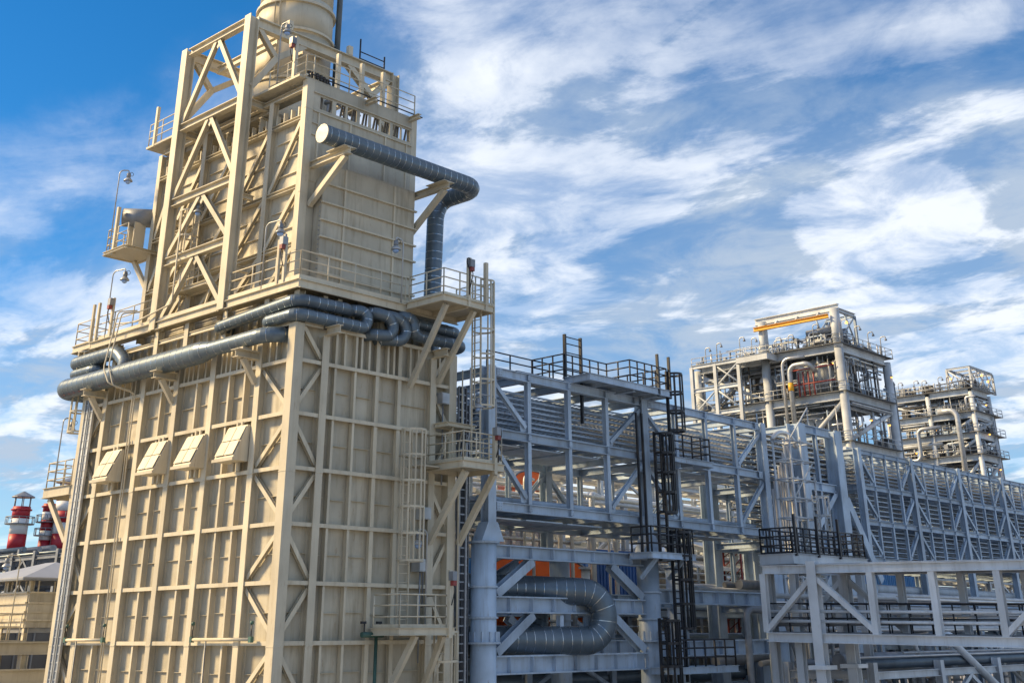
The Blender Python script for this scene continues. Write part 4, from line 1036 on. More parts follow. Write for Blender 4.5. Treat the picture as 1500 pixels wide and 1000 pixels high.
# --- far rack with leaning look of columns
XB = [40.9, 47.6, 54.5, 61.6, 68.7, 75.8, 82.9]
PB = []
for a, b in zip(XB, XB[1:]):
    PB += [a, a + (b - a) * .25, a + (b - a) * .5, a + (b - a) * .75]
PB.append(XB[-1])
dg = []
for a, b in zip(XB, XB[1:]):
    dg += [(a, a + (b - a) * .25), (b, b - (b - a) * .25)]
far = truss_rack('long grey truss rack with three tiers running off the right of the picture', XB, PB, 0.0, 7.0, [9.68, 7.7, 5.75, 3.75], diag=dg, colsize=0.36, base=GZ, chord=0.26, w=0.22, postw=0.15)
LB = XB[-1] - XB[0]
for tier in range(7):
    for j, y in enumerate((0.7, 1.8, 2.9, 4.2, 5.4)):
        tray('cable tray in the far truss rack, top tier, %s row, %s level' % (ROWN[j], LEVN[tier]), 41.0, y, 7.95 + tier * 0.21, LB, group='cable trays in the far rack top tier', cables=rnd.random() < 0.3)
for tier in range(6):
    for j, y in enumerate((0.8, 2.4, 4.0)):
        tray('cable tray in the far truss rack, middle tier, %s row, %s level' % (ROWN[j], LEVN[tier]), 41.0, y, 6.0 + tier * 0.27, LB, group='cable trays in the far rack middle tier', cables=rnd.random() < 0.3)
for tier in range(6):
    for j, y in enumerate((0.8, 2.0, 3.4)):
        tray('cable tray in the far truss rack, bottom tier, %s row, %s level' % (ROWN[j], LEVN[tier]), 41.0, y, 4.0 + tier * 0.28, LB, group='cable trays in the far rack bottom tier', cables=rnd.random() < 0.3)
for k in range(8):
    pipe_run('pale pipe on the roof of the far truss rack, %s from the front' % ORD[k], (41, 0.8 + k * 0.75, 9.95), (83, 0.8 + k * 0.75, 9.95), rnd.uniform(0.06, 0.13), 'steel_light', group='pipes on the far rack roof')
# stair / ladder tower between racks
def scaffold():
    t = thing('scaffold_tower', 'slender grey scaffold ladder tower between the truss racks', 'scaffold', (31.7, -0.6, GZ))
    for x in (30.9, 32.0, 33.1):
        for y in (-1.4, -0.4):
            Cy(t, 'standard', (x, y, GZ), (x, y, 9.4 if x < 33 else 7.6), 0.06, 'steel_light', 8)
    z = -7.0
    while z < 9.2:
        for y in (-1.4, -0.4): Cy(t, 'ledger', (30.8, y, z), (33.2, y, z), 0.045, 'steel_light', 6)
        for x in (30.9, 32.0, 33.1): Cy(t, 'transom', (x, -1.5, z), (x, -0.3, z), 0.045, 'steel_light', 6)
        if int(z * 2) % 3 == 0: Cy(t, 'diagonal_tube', (30.9, -1.4, z), (33.1, -1.4, z + 1.9), 0.04, 'steel_light', 6)
        z += 0.95
    MB().tube(arc((31.2, -0.9, 8.9), (1.2, 0, 0), (0, 0, 0.7), math.pi * 0.9, 0, 10), 0.12, 8).build('bent_pipe', 'pipe_alu', t, True)
    for k in range(9):
        x = 30.8 + k * 0.27
        Cy(t, 'riser_pipe', (x, -0.2, GZ), (x, -0.2, 6.8 + k * 0.4), 0.07, 'pipe_alu', 8)
scaffold()
ladder('grey caged ladder on the face of the scaffold tower', 32.6, -1.6, -2.0, 6.5, (0, -1), 'steel_light', cage=(0, 6.4), rr=0.035, w=0.6)

# ================================================================== WALKWAY BRIDGE (lower right)
def bridge():
    x = 22.0; ys = [-4.65, -7.05, -9.6, -12.2, -14.75, -17.3, -19.9, -22.5]
    t = thing('truss_bridge', 'pale grey truss walkway bridge crossing the lower right', 'bridge', (x, -7.05, GZ))
    zt, zb = 2.42, -0.2
    def S(p): return V((p[0], p[1], p[2] + (p[1] + 7.05) * 0.02))
    for xx in (x, x + 2.6):
        I(t, 'chord', S((xx, ys[0], zt)), S((xx, ys[-1], zt)), 0.3, 0.34, 'bridge_paint')
        I(t, 'chord', S((xx, ys[0], zb)), S((xx, ys[-1], zb)), 0.3, 0.36, 'bridge_paint')
        for k, y in enumerate(ys):
            w = 0.26 if k != 1 else 0.42
            I(t, 'post', S((xx, y, zb + 0.18 if k != 1 else GZ)), S((xx, y, zt - 0.17 if k != 1 else zt + 0.3)), w, w, 'bridge_paint', up=(1, 0, 0))
        for k, (a, b) in enumerate(((ys[1], ys[0]), (ys[1], ys[2]), (ys[5], ys[4]), (ys[5], ys[6]))):
            I(t, 'diagonal', S((xx, a, zt - 0.25)), S((xx, b, zb + 0.25)), 0.2, 0.22, 'bridge_paint', up=(1, 0, 0))
        MB().box(xx - 0.42, xx + 0.42, ys[1] - 0.42, ys[1] + 0.42, -1.35, -1.2).build('base_plate', 'bridge_paint', t)
    for y in ys:
        for z in (zt, zb): I(t, 'cross_beam', S((x + 0.16, y, z)), S((x + 2.44, y, z)), 0.2, 0.26, 'bridge_paint')
    MB().bar(S((x + 1.3, ys[-1], zb + 0.2)), S((x + 1.3, ys[0], zb + 0.2)), 2.2, 0.03).build('deck', 'galv_dark', t)
    for xx in (x + 0.3, x + 2.3):
        railing(t, [S((xx, ys[0], zb + 0.2)), S((xx, ys[-1], zb + 0.2))], 'black', gap=0.9, mids=(0.55,))
    MB().bar(S((x + 1.3, ys[-1], zt + 0.2)), S((x + 1.3, ys[1], zt + 0.2)), 2.7, 0.03).build('roof_sheet', 'bridge_paint', t)
    for z in (0.62, 1.0):
        for xx in (x + 0.2, x + 2.4): MB().cyl(S((xx, ys[0], zb + z)), S((xx, ys[-1], zb + z)), 0.06, 8).build('service_rail', 'bridge_paint', t, True)
    for k in range(4):
        Cy(t, 'pipe', (x + 0.5 + k * 0.5, ys[0], zb + 0.55 + 0.1 * (k % 2)), (x + 0.5 + k * 0.5, ys[-1], zb + 0.55 + 0.1 * (k % 2)), 0.1, 'pipe_alu', 10)
bridge()
p = platform('access_platform', 'black-railed platform above the end of the truss bridge', 22.4, 29.0, -5.95, -4.3, 3.05, 'black', 'SWEN', fascia=0.42, sub='steel_light', edge='steel_light', gap=0.55, rail_r=0.036, mids=(0.4, 0.76), toe=0.15)
for x in (22.7, 28.6):
    for y in (-5.7, -4.5): I(p, 'leg', (x, y, GZ), (x, y, 2.7), 0.32, 0.32, 'steel_light', up=(1, 0, 0))
for k in range(3): B(p, 'gate_post', (22.6 + k * 1.9, -6.02, 3.0), (22.6 + k * 1.9, -6.02, 4.7), 0.1, 0.1, 'black')

# ================================================================== YARD BEHIND THE RACKS
def yard_rack(label, plabel, group, x0, x1, y0, y1, levels, step, mt, pipes_per, rr=(0.1, 0.3), mats=('pipe_white', 'pipe_white', 'pipe_alu', 'steel_light'), drops=0.35, along='x', colw=0.36, seed=1, as_parts=False):
    R = random.Random(seed)
    def P(a, b, z): return V((a, b, z)) if along == 'x' else V((b, a, z))
    t = thing('yard_rack', label, 'pipe rack', P(x0, y0, GZ))
    n = max(1, round((x1 - x0) / step))
    up = (0, 1, 0) if along == 'x' else (1, 0, 0)
    for k in range(n + 1):
        a = x0 + (x1 - x0) * k / n
        for b in (y0, y1):
            I(t, 'column', P(a, b, GZ), P(a, b, levels[-1] + 0.5), colw, colw, mt, up=up)
        for z in levels: I(t, 'cross_beam', P(a, y0 + colw / 2, z), P(a, y1 - colw / 2, z), 0.25, 0.34, mt)
        if k % 3 == 1 and k < n:
            a2 = x0 + (x1 - x0) * (k + 1) / n
            for za, zb in zip(levels, levels[1:]):
                am = (a + a2) / 2
                for q in (a + colw / 2, a2 - colw / 2): I(t, 'brace', P(q, y0, za + 0.2), P(am, y0, zb - 0.2), 0.18, 0.18, mt, up=up)
    for b in (y0, y1):
        for z in levels:
            for k in range(n):
                a = x0 + (x1 - x0) * k / n; a2 = x0 + (x1 - x0) * (k + 1) / n
                I(t, 'beam', P(a + colw / 2, b, z - 0.02), P(a2 - colw / 2, b, z - 0.02), 0.2, 0.3, mt)
    for li, z in enumerate(levels):
        b = y0 + 0.45; pk = 0
        while b < y1 - 0.3:
            r = R.uniform(*rr); m = R.choice(mats)
            zz = z + 0.2 + r
            a0, a1 = x0 - R.uniform(0, 1), x1 + R.uniform(0, 1)
            pts = [P(a0, b, zz), P((a0 + a1) / 2, b, zz), P(a1, b, zz)]
            if as_parts:
                MB().tube(pts, r, 8).build('rack_pipe', m, t, True); b += 2 * r + R.uniform(0.12, 0.5) + (y1 - y0) / pipes_per * 0.25; continue
            tt = thing('pipe', plabel + ', %s across, %s level' % (ORD[min(pk, 19)], LEVN[li]), 'pipe', pts[0], group); pk += 1
            MB().tube(pts, r, 10).build('pipe_wall', m, tt, True)
            if R.random() < drops:
                a = R.uniform(x0 + 2, x1 - 2)
                MB().tube(fillet([P(a, b, zz), P(a, y0 - 0.5 - R.random() * 0.6, zz + 0.02), P(a, y0 - 0.5, zz - 1.5 - R.random() * 3)], 0.4, 5), r * 0.6, 8).build('branch', m, tt, True)
            if R.random() < 0.6:
                a = R.uniform(x0 + 2, x1 - 2)
                MB().cyl(P(a, b, zz), P(a + 0.16, b, zz), r * 1.4, 10).build('flange', m, tt, True)
            b += 2 * r + R.uniform(0.12, 0.5) + (y1 - y0) / pipes_per * 0.25
    return t
yard_rack('sunlit pipe rack seen through the near truss rack', 'pale pipe on the sunlit rack behind the near truss', 'pipes on the sunlit rack behind the near truss', 12, 120, 13.6, 19.0, [-3.2, -1.2, 0.6, 2.3, 4.2, 5.8, 7.4], 6.0, 'steel_light', 14, rr=(0.05, 0.2), seed=3)
yard_rack('taller pipe rack two rows behind the near truss rack', 'pale pipe on the second rack row behind', 'pipes on the second rack row', 22, 150, 27.0, 33.0, [-2.5, 0.8, 3.8, 6.8, 9.2, 11.2], 7.0, 'steel_light', 6, rr=(0.14, 0.42), seed=5)
yard_rack('low dark pipe rack at the feet of the truss racks', 'dull pipe on the low rack below the trusses', 'pipes on the low rack at the foot of the trusses', 14, 84, 7.6, 11.4, [-5.0, -2.6, -0.9, 1.0], 6.5, 'steel', 5, rr=(0.18, 0.45), mats=('galv_dark', 'pipe_alu', 'clad', 'steel'), drops=0.2, seed=8)
yard_rack('low pipe rack in front of the far truss rack', 'dull pipe on the low rack before the far truss', 'pipes on the low rack right of the bridge', 27, 80, -6.6, -2.4, [-5.5, -3.6, -1.7], 6.5, 'steel_light', 5, rr=(0.12, 0.34), mats=('galv_dark', 'pipe_alu', 'galv', 'clad'), drops=0.15, seed=11)
yard_rack('distant rack closing the yard behind everything', 'far pipe on the rack closing the yard', 'pipes on the rack closing the yard', 48, 150, 60, 68, [0, 5, 10], 10, 'steel_light', 5, rr=(0.3, 0.6), drops=0.3, seed=15, as_parts=True)
# lower members below the far truss rack
t = thing('rack_support', 'grey beams and pipes on round columns below the far truss rack', 'frame', (41, 0, GZ))
for a, b in zip(XB, XB[1:]):
    for y in (0.0, 7.0):
        for z in (1.6, -2.0, -4.8): I(t, 'beam', (a + 0.3, y, z), (b - 0.3, y, z), 0.3, 0.42, 'steel')
for k in range(7):
    pipe_run('grey pipe slung under the far truss rack, %s from the front' % ORD[k], (31, 0.6 + k * 0.9, rnd.choice((2.1, 2.3, -1.4))), (84, 0.6 + k * 0.9, rnd.choice((2.1, 2.3))), rnd.uniform(0.12, 0.3), rnd.choice(('pipe_alu', 'galv_dark', 'steel_light')), group='pipes slung under the far rack')

for k in range(16):
    y = -6.4 + (k % 8) * 0.55; z = (-1.0, 0.1, 0.9, 1.5)[k % 4] + 0.07 * (k % 3)
    pipe_run('thin pale line crossing low behind the bridge, %s of sixteen' % ORD[k], (25.5 + (k * 5) % 7, y, z), (86, y, z), 0.05 + 0.02 * (k % 4), ('pipe_alu', 'steel_light', 'galv')[k % 3], group='thin lines behind the bridge', n=8)
RY = random.Random(77)
for k in range(20):
    z = 4.7 + (k % 5) * 0.5 + RY.uniform(-.1, .1); y = 7.2 + RY.random() * 4.5; a = 10.5 + RY.random() * 6; b = a + RY.uniform(8, 22)
    pipe_run('thin %s line strung behind the near truss rack, number %s from the left' % (('white', 'silver', 'pale grey')[k % 3], ORD[k]), (a, y, z), (b, y + RY.uniform(-1.5, 1.5), z + RY.uniform(-.3, .3)), RY.uniform(0.05, 0.13), ('pipe_white', 'pipe_alu', 'steel_light')[k % 3], group='thin lines behind the near rack', n=8)
for k in range(18):
    x = 11 + k * 1.15 + RY.uniform(-.4, .4); y = 7.0 + RY.random() * 5.0; z1 = RY.uniform(5.6, 7.6); r = RY.uniform(0.06, 0.16)
    t = thing('riser_pipe', 'upright %s riser behind the near truss rack, %s from the heater' % (('white', 'silver')[k % 2], ORD[k]), 'pipe', (x, y, GZ), 'upright risers behind the near rack')
    MB().tube(fillet([(x, y, GZ), (x, y, z1), (x + RY.choice((-1.4, 1.6)), y + RY.choice((-.8, .8)), z1)], 0.3, 5), r, 8).build('pipe_wall', ('pipe_white', 'pipe_alu')[k % 2], t, True)
    for z in (-1.5, 1.8, 4.9): MB().cyl((x, y, z), (x, y, z + 0.08), r * 1.6, 8).build('flange', ('pipe_white', 'pipe_alu')[k % 2], t, True)
t = thing('yard_walkway', 'long pale railed walkway behind the round column', 'platform', (31, 12, 1.3))
for z in (1.5, 2.6):
    MB().box(36, 60, 11.7, 12.9, z, z + 0.08).build('deck', 'galv', t)
    railing(t, [(36, 11.7, z + 0.08), (60, 11.7, z + 0.08)], 'steel_light', gap=1.6, rail_r=0.04, mids=(0.35, 0.72))
for k in range(7): I(t, 'leg', (36.2 + k * 3.9, 12.3, GZ), (36.2 + k * 3.9, 12.3, 2.6), 0.25, 0.25, 'steel_light')
for lab, x0, x1, z in (('upper long white canopy roof behind the scaffold tower', 42.0, 52, 4.9), ('lower long white canopy roof behind the scaffold tower', 41, 53, 3.75)):
    t = thing('canopy', lab, 'roof', (x0, 12, z))
    MB().prism([(x0, 11.6, z), (x1, 11.6, z), (x1, 13.4, z + 0.5), (x0, 13.4, z + 0.5)], (0, 0, 0.07)).build('roof_slope', 'white', t)
    MB().box(x0, x1, 11.55, 11.6, z - 0.1, z + 0.1).build('gutter', 'white', t)
    for k in range(4): B(t, 'post', (x0 + 0.2 + k * (x1 - x0 - 0.4) / 3, 11.9, GZ), (x0 + 0.2 + k * (x1 - x0 - 0.4) / 3, 11.9, z + 0.05), 0.12, 0.12, 'steel_light')
for k in range(12):
    x = 24.5 + k * 2.6 + RY.uniform(-.8, .8); y = RY.uniform(-6.5, -1.2); z1 = RY.uniform(-1.6, 1.6); r = RY.uniform(0.06, 0.2)
    t = thing('riser_pipe', '%s bent riser below the truss bridge, %s from the left' % (('dark', 'silver', 'pale grey')[k % 3], ORD[k]), 'pipe', (x, y, GZ), 'bent risers below the bridge')
    MB().tube(fillet([(x, y, GZ), (x, y, z1), (x + RY.choice((-1.8, 2.2)), y - 0.6, z1), (x + 2.4, y - 1.2, z1 - 2.5)], 0.35, 5), r, 8).build('pipe_wall', ('galv_dark', 'pipe_alu', 'steel_light')[k % 3], t, True)
    for z in (-4.5, -2.2): MB().cyl((x, y, z), (x, y, z + 0.1), r * 1.6, 8).build('flange', 'galv_dark', t, True)
# orange and blue site cabins and covers
def tent(label, x0, x1, y0, y1, z0, zw, zr, mt):
    """round-shouldered sheeted shelter, ridge along y, with hoops"""
    t = thing('sheeted_shelter', label, 'shelter', ((x0 + x1) / 2, (y0 + y1) / 2, GZ))
    xm, hw = (x0 + x1) / 2, (x1 - x0) / 2
    prof = [(x0, z0), (x0, zw)] + [(xm - hw * math.cos(q), zw + (zr - zw) * math.sin(q)) for q in [math.pi * k / 12 for k in range(1, 12)]] + [(x1, zw), (x1, z0)]
    n = 6
    for k in range(n):
        a, b = y0 + (y1 - y0) * k / n, y0 + (y1 - y0) * (k + 1) / n
        MB().quad_prism([(x, a + 0.02, z) for x, z in prof], [(x, b - 0.02, z) for x, z in prof]).build('sheet', mt, t)
        MB().tube([(x, a, z + 0.02) for x, z in prof], 0.06, 6).build('hoop', 'galv_dark', t, True)
    for x in (x0 + 0.3, x1 - 0.3):
        for y in (y0, y1): I(t, 'leg', (x, y, GZ), (x, y, z0), 0.3, 0.3, 'steel_light')
    return t
tent('bright orange sheeted shelter glimpsed through the lower truss bay', 21.4, 30.0, 11.4, 12.9, 0.6, 2.7, 4.0, 'orange')
tent('small orange sheeted cover higher up behind the truss posts', 24.6, 27.6, 12.2, 13.0, 7.4, 7.9, 8.35, 'orange')
tent('orange sheeted cover low behind the U-shaped pipe', 20.5, 24.0, 11.8, 13.2, -0.6, 0.4, 1.0, 'orange')
def container(label, x0, x1, y0, y1, z0, z1, mt):
    t = thing('site_container', label, 'container', ((x0 + x1) / 2, (y0 + y1) / 2, GZ))
    MB().box(x0, x1, y0, y1, z0, z1).build('body', mt, t)
    rib = MB().box(-0.06, 0.06, -0.05, 0, z0 + 0.2, z1 - 0.2).mesh('rib', mt)
    n = int((x1 - x0) / 0.3)
    for k in range(n): inst(rib, 'rib', t, (x0 + 0.2 + k * 0.3, y0, 0))
    rib2 = MB().box(-0.05, 0, -0.06, 0.06, z0 + 0.2, z1 - 0.2).mesh('rib', mt)
    for k in range(int((y1 - y0) / 0.3)): inst(rib2, 'rib', t, (x0, y0 + 0.2 + k * 0.3, 0))
    for x in (x0 + 0.2, x1 - 0.2):
        for y in (y0 + 0.2, y1 - 0.2): I(t, 'leg', (x, y, GZ), (x, y, z0), 0.25, 0.25, 'steel_light')
    return t
container('dark blue ribbed site container behind the U-shaped pipe', 30.3, 36.2, 11.4, 12.9, 1.2, 4.4, 'blue')
container('pale blue ribbed cabin peeping out between heater and truss', 20.2, 22.2, 11.9, 13.2, 5.2, 6.3, 'blue_light')
container('pale blue ribbed cabin lower between heater and truss', 19.2, 21.4, 11.9, 13.2, 2.2, 3.6, 'blue_light')
container('blue ribbed cabin behind the truss bridge', 62.0, 72.0, 12.0, 15.0, 1.6, 4.6, 'blue_light')
# white sheds with low pitched roofs in the yard
def shed(label, x0, x1, y0, y1, zw, zr, mt='white'):
    t = thing('shed', label, 'shed', ((x0 + x1) / 2, (y0 + y1) / 2, GZ))
    MB().box(x0, x1, y0, y1, GZ, zw).build('wall', 'concrete', t)
    ym = (y0 + y1) / 2
    for s in (0, 1):
        a, b = (y0 - 0.4, ym) if s == 0 else (y1 + 0.4, ym)
        MB().prism([(x0 - 0.4, a, zw - 0.05), (x1 + 0.4, a, zw - 0.05), (x1 + 0.4, b, zr), (x0 - 0.4, b, zr)], (0, 0, 0.12)).build('roof_slope', mt, t)
    MB().prism([(x0 - 0.02, y0, zw), (x0 - 0.02, y1, zw), (x0 - 0.02, ym, zr - 0.03)], (0.04, 0, 0)).build('gable', mt, t)
    for k in range(5):
        MB().box(x0 - 0.03, x0, y0 + 0.5 + k * (y1 - y0) / 5.5, y0 + 1.3 + k * (y1 - y0) / 5.5, zw - 2.2, zw - 0.7).build('window', 'dark', t)
shed('white gabled shed between the round column and the scaffold tower', 47, 55, 20.5, 26.5, 4.0, 6.2)
shed('long low white-roofed shed beside the red column', 44, 60, 20, 20.2 + 4, 1.8, 3.2)
t = thing('fire_monitor_tower', 'dark red lattice column among the yard pipes', 'tower', (45.0, 11.0, GZ))
for x in (44.6, 45.4):
    for y in (11.4, 12.2): Cy(t, 'standard', (x, y, GZ), (x, y, 5.0), 0.07, 'red_pipe', 8)
for k in range(26):
    z = GZ + k * 0.54
    Cy(t, 'lacing', (44.6, 11.4, z), (45.4, 11.4, z + 0.5), 0.035, 'red_pipe', 6); Cy(t, 'lacing', (44.6, 11.4, z + 0.5), (44.6, 12.2, z), 0.035, 'red_pipe', 6)
for (lab, x0, x1, y, z) in (('timber scaffold boards above the orange shelter', 33, 41, 12.3, 4.05), ('timber scaffold boards beside the blue container', 41, 47, 12.4, 3.0), ('timber scaffold boards low behind the U-shaped pipe', 24, 31, 7.0, -0.75)):
    t = thing('scaffold_boards', lab, 'boards', (x0, y, z))
    for k in range(4): MB().box(x0 + rnd.uniform(0, .4), x1 - rnd.uniform(0, .4), y + k * 0.24, y + k * 0.24 + 0.22, z, z + 0.05).build('board', 'timber', t)
    for x in (x0 + 0.6, x1 - 0.6): Cy(t, 'support_tube', (x, y - 0.1, z - 0.05), (x, y + 1.1, z - 0.05), 0.04, 'galv', 6)
    railing(t, [(x0, y - 0.05, z), (x1, y - 0.05, z)], 'galv', gap=1.8, mids=(0.55,))
for k, (x, y) in enumerate(((29.5, 11.9), (36.0, 12.0), (52.0, 12.0))):
    t = thing('round_pier', ['pale round pier left of the blue container', 'pale round pier with a flanged joint right of the column', 'pale round pier behind the bridge end'][k], 'column', (x, y, GZ))
    MB().cyl((x, y, GZ), (x, y, 3.4), 0.62, 24).build('shaft', 'steel_light', t, True)
    for z in (-0.6, 1.2, 3.3): MB().cyl((x, y, z), (x, y, z + 0.12), 0.78, 24).build('collar', 'steel_light', t)

# ================================================================== PROCESS TOWERS
def process_tower(label, where, x0, x1, y0, y1, levels, ny, nx, seed, cant=0.0, lamp_n=14, dens=60, tw=0.5):
    R = random.Random(seed)
    t = thing('process_tower', label, 'tower', (x0, y0, GZ))
    ys = [y0 + (y1 - y0) * k / ny for k in range(ny + 1)]; xs = [x0 + (x1 - x0) * k / nx for k in range(nx + 1)]
    mt = 'steel_light'
    for x in xs:
        for y in ys:
            MB().cyl((x, y, GZ), (x, y, levels[0]), tw, 14).build('column', mt, t, True)
            for z in levels[1:]: MB().cyl((x, y, z + 0.5), (x, y, z + 0.6), tw * 1.15, 14).build('column_collar', mt, t)
    for li, z in enumerate(levels):
        for x in xs:
            for a, b in zip(ys, ys[1:]): I(t, 'beam', (x, a + tw, z), (x, b - tw, z), 0.5, 0.9, mt)
        for y in ys:
            for a, b in zip(xs, xs[1:]): I(t, 'beam', (a + tw, y, z), (b - tw, y, z), 0.5, 0.9, mt)
        c = cant if li else 0.6
        MB().box(x0 - 0.8, x1 + c, y0 - 0.8, y1 + 0.6, z + 0.46, z + 0.54).build('deck', 'housing', t)  # dark colour adds to the shade inside the tower
        n = int((x1 - x0) / 1.6)
        for k in range(n): I(t, 'joist', (x0 + 0.8 + k * 1.6, y0 + 0.3, z + 0.28), (x0 + 0.8 + k * 1.6, y1 - 0.3, z + 0.28), 0.2, 0.3, 'steel')
        railing(t, [(x0 - 0.75, y1 + 0.5, z + 0.54), (x0 - 0.75, y0 - 0.75, z + 0.54), (x1 + c - 0.1, y0 - 0.75, z + 0.54), (x1 + c - 0.1, y1, z + 0.54)], 'galv', gap=2.0, rail_r=0.045, mids=(0.55,))
    for li, (zt, zb_) in enumerate(zip(levels, levels[1:] + [levels[-1] - 6.5])):
        # braces on the two faces in view
        a, b = ys[0], ys[1]
        if li % 2 == 1 or li > 1: 
            MB().cyl((x0, a, zt - 0.5), (x0, (a + b) / 2 + 0.8, zb_ + 0.5), 0.28, 10).build('brace', mt, t, True)
        a, b = xs[0], xs[-1]
        if li > 0:
            MB().cyl((b, y0, zt - 0.5), (a, y0, zb_ + 0.6), 0.3, 10).build('brace', mt, t, True)
        for k in range(1, ny):
            if R.random() < 0.6: MB().cyl((x0, ys[k], zb_ + 0.6), (x0, ys[k + 1], zt - 0.6), 0.2, 10).build('brace', mt, t, True)
    # ribbed boxes added to darken the core of each storey
    for li in range(1, len(levels)):
        z0_, z1_ = levels[li] + 0.55, levels[li - 1] - 0.9
        c_ = thing('dark_core_box', 'ribbed box added to darken the core under the %s deck of the %s' % (('top', 'second', 'third', 'fourth', 'fifth', 'sixth')[li - 1], where), 'machinery', ((x0 + x1) / 2, (y0 + y1) / 2, z0_), 'added core boxes of the ' + where)
        bx0, bx1, by0, by1 = x0 + (x1 - x0) * 0.24, x1 - (x1 - x0) * 0.35, y0 + (y1 - y0) * (0.10 if li % 2 else 0.3), y1 - (y1 - y0) * (0.28 if li % 2 else 0.05)
        MB().box(bx0, bx1, by0, by1, z0_, z1_ - (0 if li % 2 else 1.5)).build('housing', 'housing', c_)  # added solid that blocks the sky and makes the storey dark
        for k in range(int((by1 - by0) / 1.2)): MB().box(bx0 - 0.14, bx0, by0 + 0.3 + k * 1.2, by0 + 0.45 + k * 1.2, z0_, z1_ - 1.6).build('rib', 'steel', c_)
        for k in range(3): MB().box(bx0 - 0.1, bx0, by0, by1, z0_ + 0.6 + k * 1.1, z0_ + 0.72 + k * 1.1).build('rib', 'steel', c_)
    for li in range(len(levels)):
        z0_ = levels[li] + 0.55; H_ = (levels[li - 1] - levels[li] - 1.0) if li else 1.6
        dk = ('top', 'second', 'third', 'fourth', 'fifth', 'sixth')[li]
        for side in (0, 1):
            c_ = thing('pipe_bank', 'bank of thin upright lines on the %s deck, %s face of the %s' % (dk, ('left', 'right')[side], where), 'pipes', (x0, y0, z0_))
            for k in range(26 if side == 0 else 14):
                h_ = H_ * R.uniform(0.35, 1.0) if R.random() < 0.5 else H_
                p = V((x0 + R.uniform(-0.5, 1.6), y0 + (y1 - y0) * (k + R.random()) / 26, z0_)) if side == 0 else V((x0 + (x1 - x0) * (k + R.random()) / 14, y0 + R.uniform(-0.5, 1.4), z0_))
                MB().cyl(p, p + V((0, 0, h_)), R.choice((0.05, 0.07, 0.09, 0.13)), 6).build('bank_pipe', R.choice(('steel_light', 'galv', 'pipe_alu', 'galv_dark', 'steel', 'dark')), c_, True)
            for k in range(7):
                zz = z0_ + H_ * R.random()
                if side == 0:
                    a_ = y0 + R.random() * (y1 - y0) * 0.7; q0, q1 = V((x0 + R.uniform(-.3, 1.4), a_, zz)), V((x0 + R.uniform(-.3, 1.4), min(a_ + R.uniform(2, 8), y1), zz))
                else:
                    a_ = x0 + R.random() * (x1 - x0) * 0.6; q0, q1 = V((a_, y0 + R.uniform(-.3, 1), zz)), V((min(a_ + R.uniform(2, 7), x1), y0 + R.uniform(-.3, 1), zz))
                MB().cyl(q0, q1, R.choice((0.06, 0.1, 0.15)), 6).build('bank_pipe', R.choice(('steel_light', 'galv', 'pipe_alu', 'galv_dark', 'dark')), c_, True)
            for k in range(4):
                p = V((x0 + R.uniform(-.3, 1.2), y0 + R.random() * (y1 - y0), z0_)) if side == 0 else V((x0 + R.random() * (x1 - x0), y0 + R.uniform(-.3, 1), z0_))
                w_ = R.uniform(0.3, 0.8); MB().box(p.x - w_, p.x + w_, p.y - w_, p.y + w_, z0_, z0_ + R.uniform(0.5, 1.5)).build('skid_box', R.choice(('galv_dark', 'dark', 'steel')), c_)
    # equipment on each deck
    mats = ['pipe_alu', 'pipe_white', 'galv', 'steel_light', 'galv_dark', 'galv_dark', 'pipe_alu', 'steel']
    for k in range(dens):
        li = R.randrange(len(levels)); z = levels[li] + 0.55 - (0 if li else 0)
        H = (levels[li - 1] - levels[li] - 1.2) if li else R.uniform(0.8, 2.4)
        x = R.uniform(x0 - 0.4, x1 - 0.3) if R.random() < 0.35 else R.uniform(x0 - 0.4, x0 + 3); y = R.uniform(y0 - 0.4, y1) if R.random() < 0.7 else R.uniform(y0 - 0.4, y0 + 2.5)
        r = R.choice((0.06, 0.07, 0.09, 0.12, 0.16, 0.2)); m = R.choice(mats); dk = ('top', 'second', 'third', 'fourth', 'fifth', 'sixth')[li]; tone = {'pipe_alu': 'silver', 'pipe_white': 'white', 'galv': 'grey', 'steel_light': 'pale grey', 'galv_dark': 'dark', 'steel': 'blue-grey'}[m]
        h1 = R.uniform(0.3, 1) * H; dx, dy = R.choice(((0, 1), (1, 0), (0, -1))); l = R.uniform(1, 4)
        pts = [V((x, y, z)), V((x, y, z + h1)), V((x + dx * l, y + dy * l, z + h1)), V((x + dx * l, y + dy * l, z + R.uniform(0.1, 0.95) * H))]
        for p_ in pts: p_.x = min(max(p_.x, x0 - 0.6), x1 + 0.2); p_.y = min(max(p_.y, y0 - 0.6), y1 + 0.3)
        if (pts[2] - pts[1]).length < 0.5: pts = pts[:2]
        tt = thing('pipe_spool', '%s %s pipe spool on the %s deck of the %s' % ('thin' if r < 0.1 else 'thick', tone, dk, where), 'pipe', pts[0], 'pipe spools of the ' + where)
        MB().tube(fillet(pts, 0.35, 4) if len(pts) > 2 else pts, r, 8).build('pipe_wall', m, tt, True)
        c = pts[0].lerp(pts[1], 0.4)
        MB().cyl(c, c + V((0, 0, 0.12)), r * 1.7, 8).build('flange', m, tt, True)
        if R.random() < 0.4:
            MB().box(c.x - r * 2, c.x + r * 2, c.y - r * 1.6, c.y + r * 1.6, c.z + 0.3, c.z + 0.3 + r * 4).build('valve_body', 'galv_dark', tt)
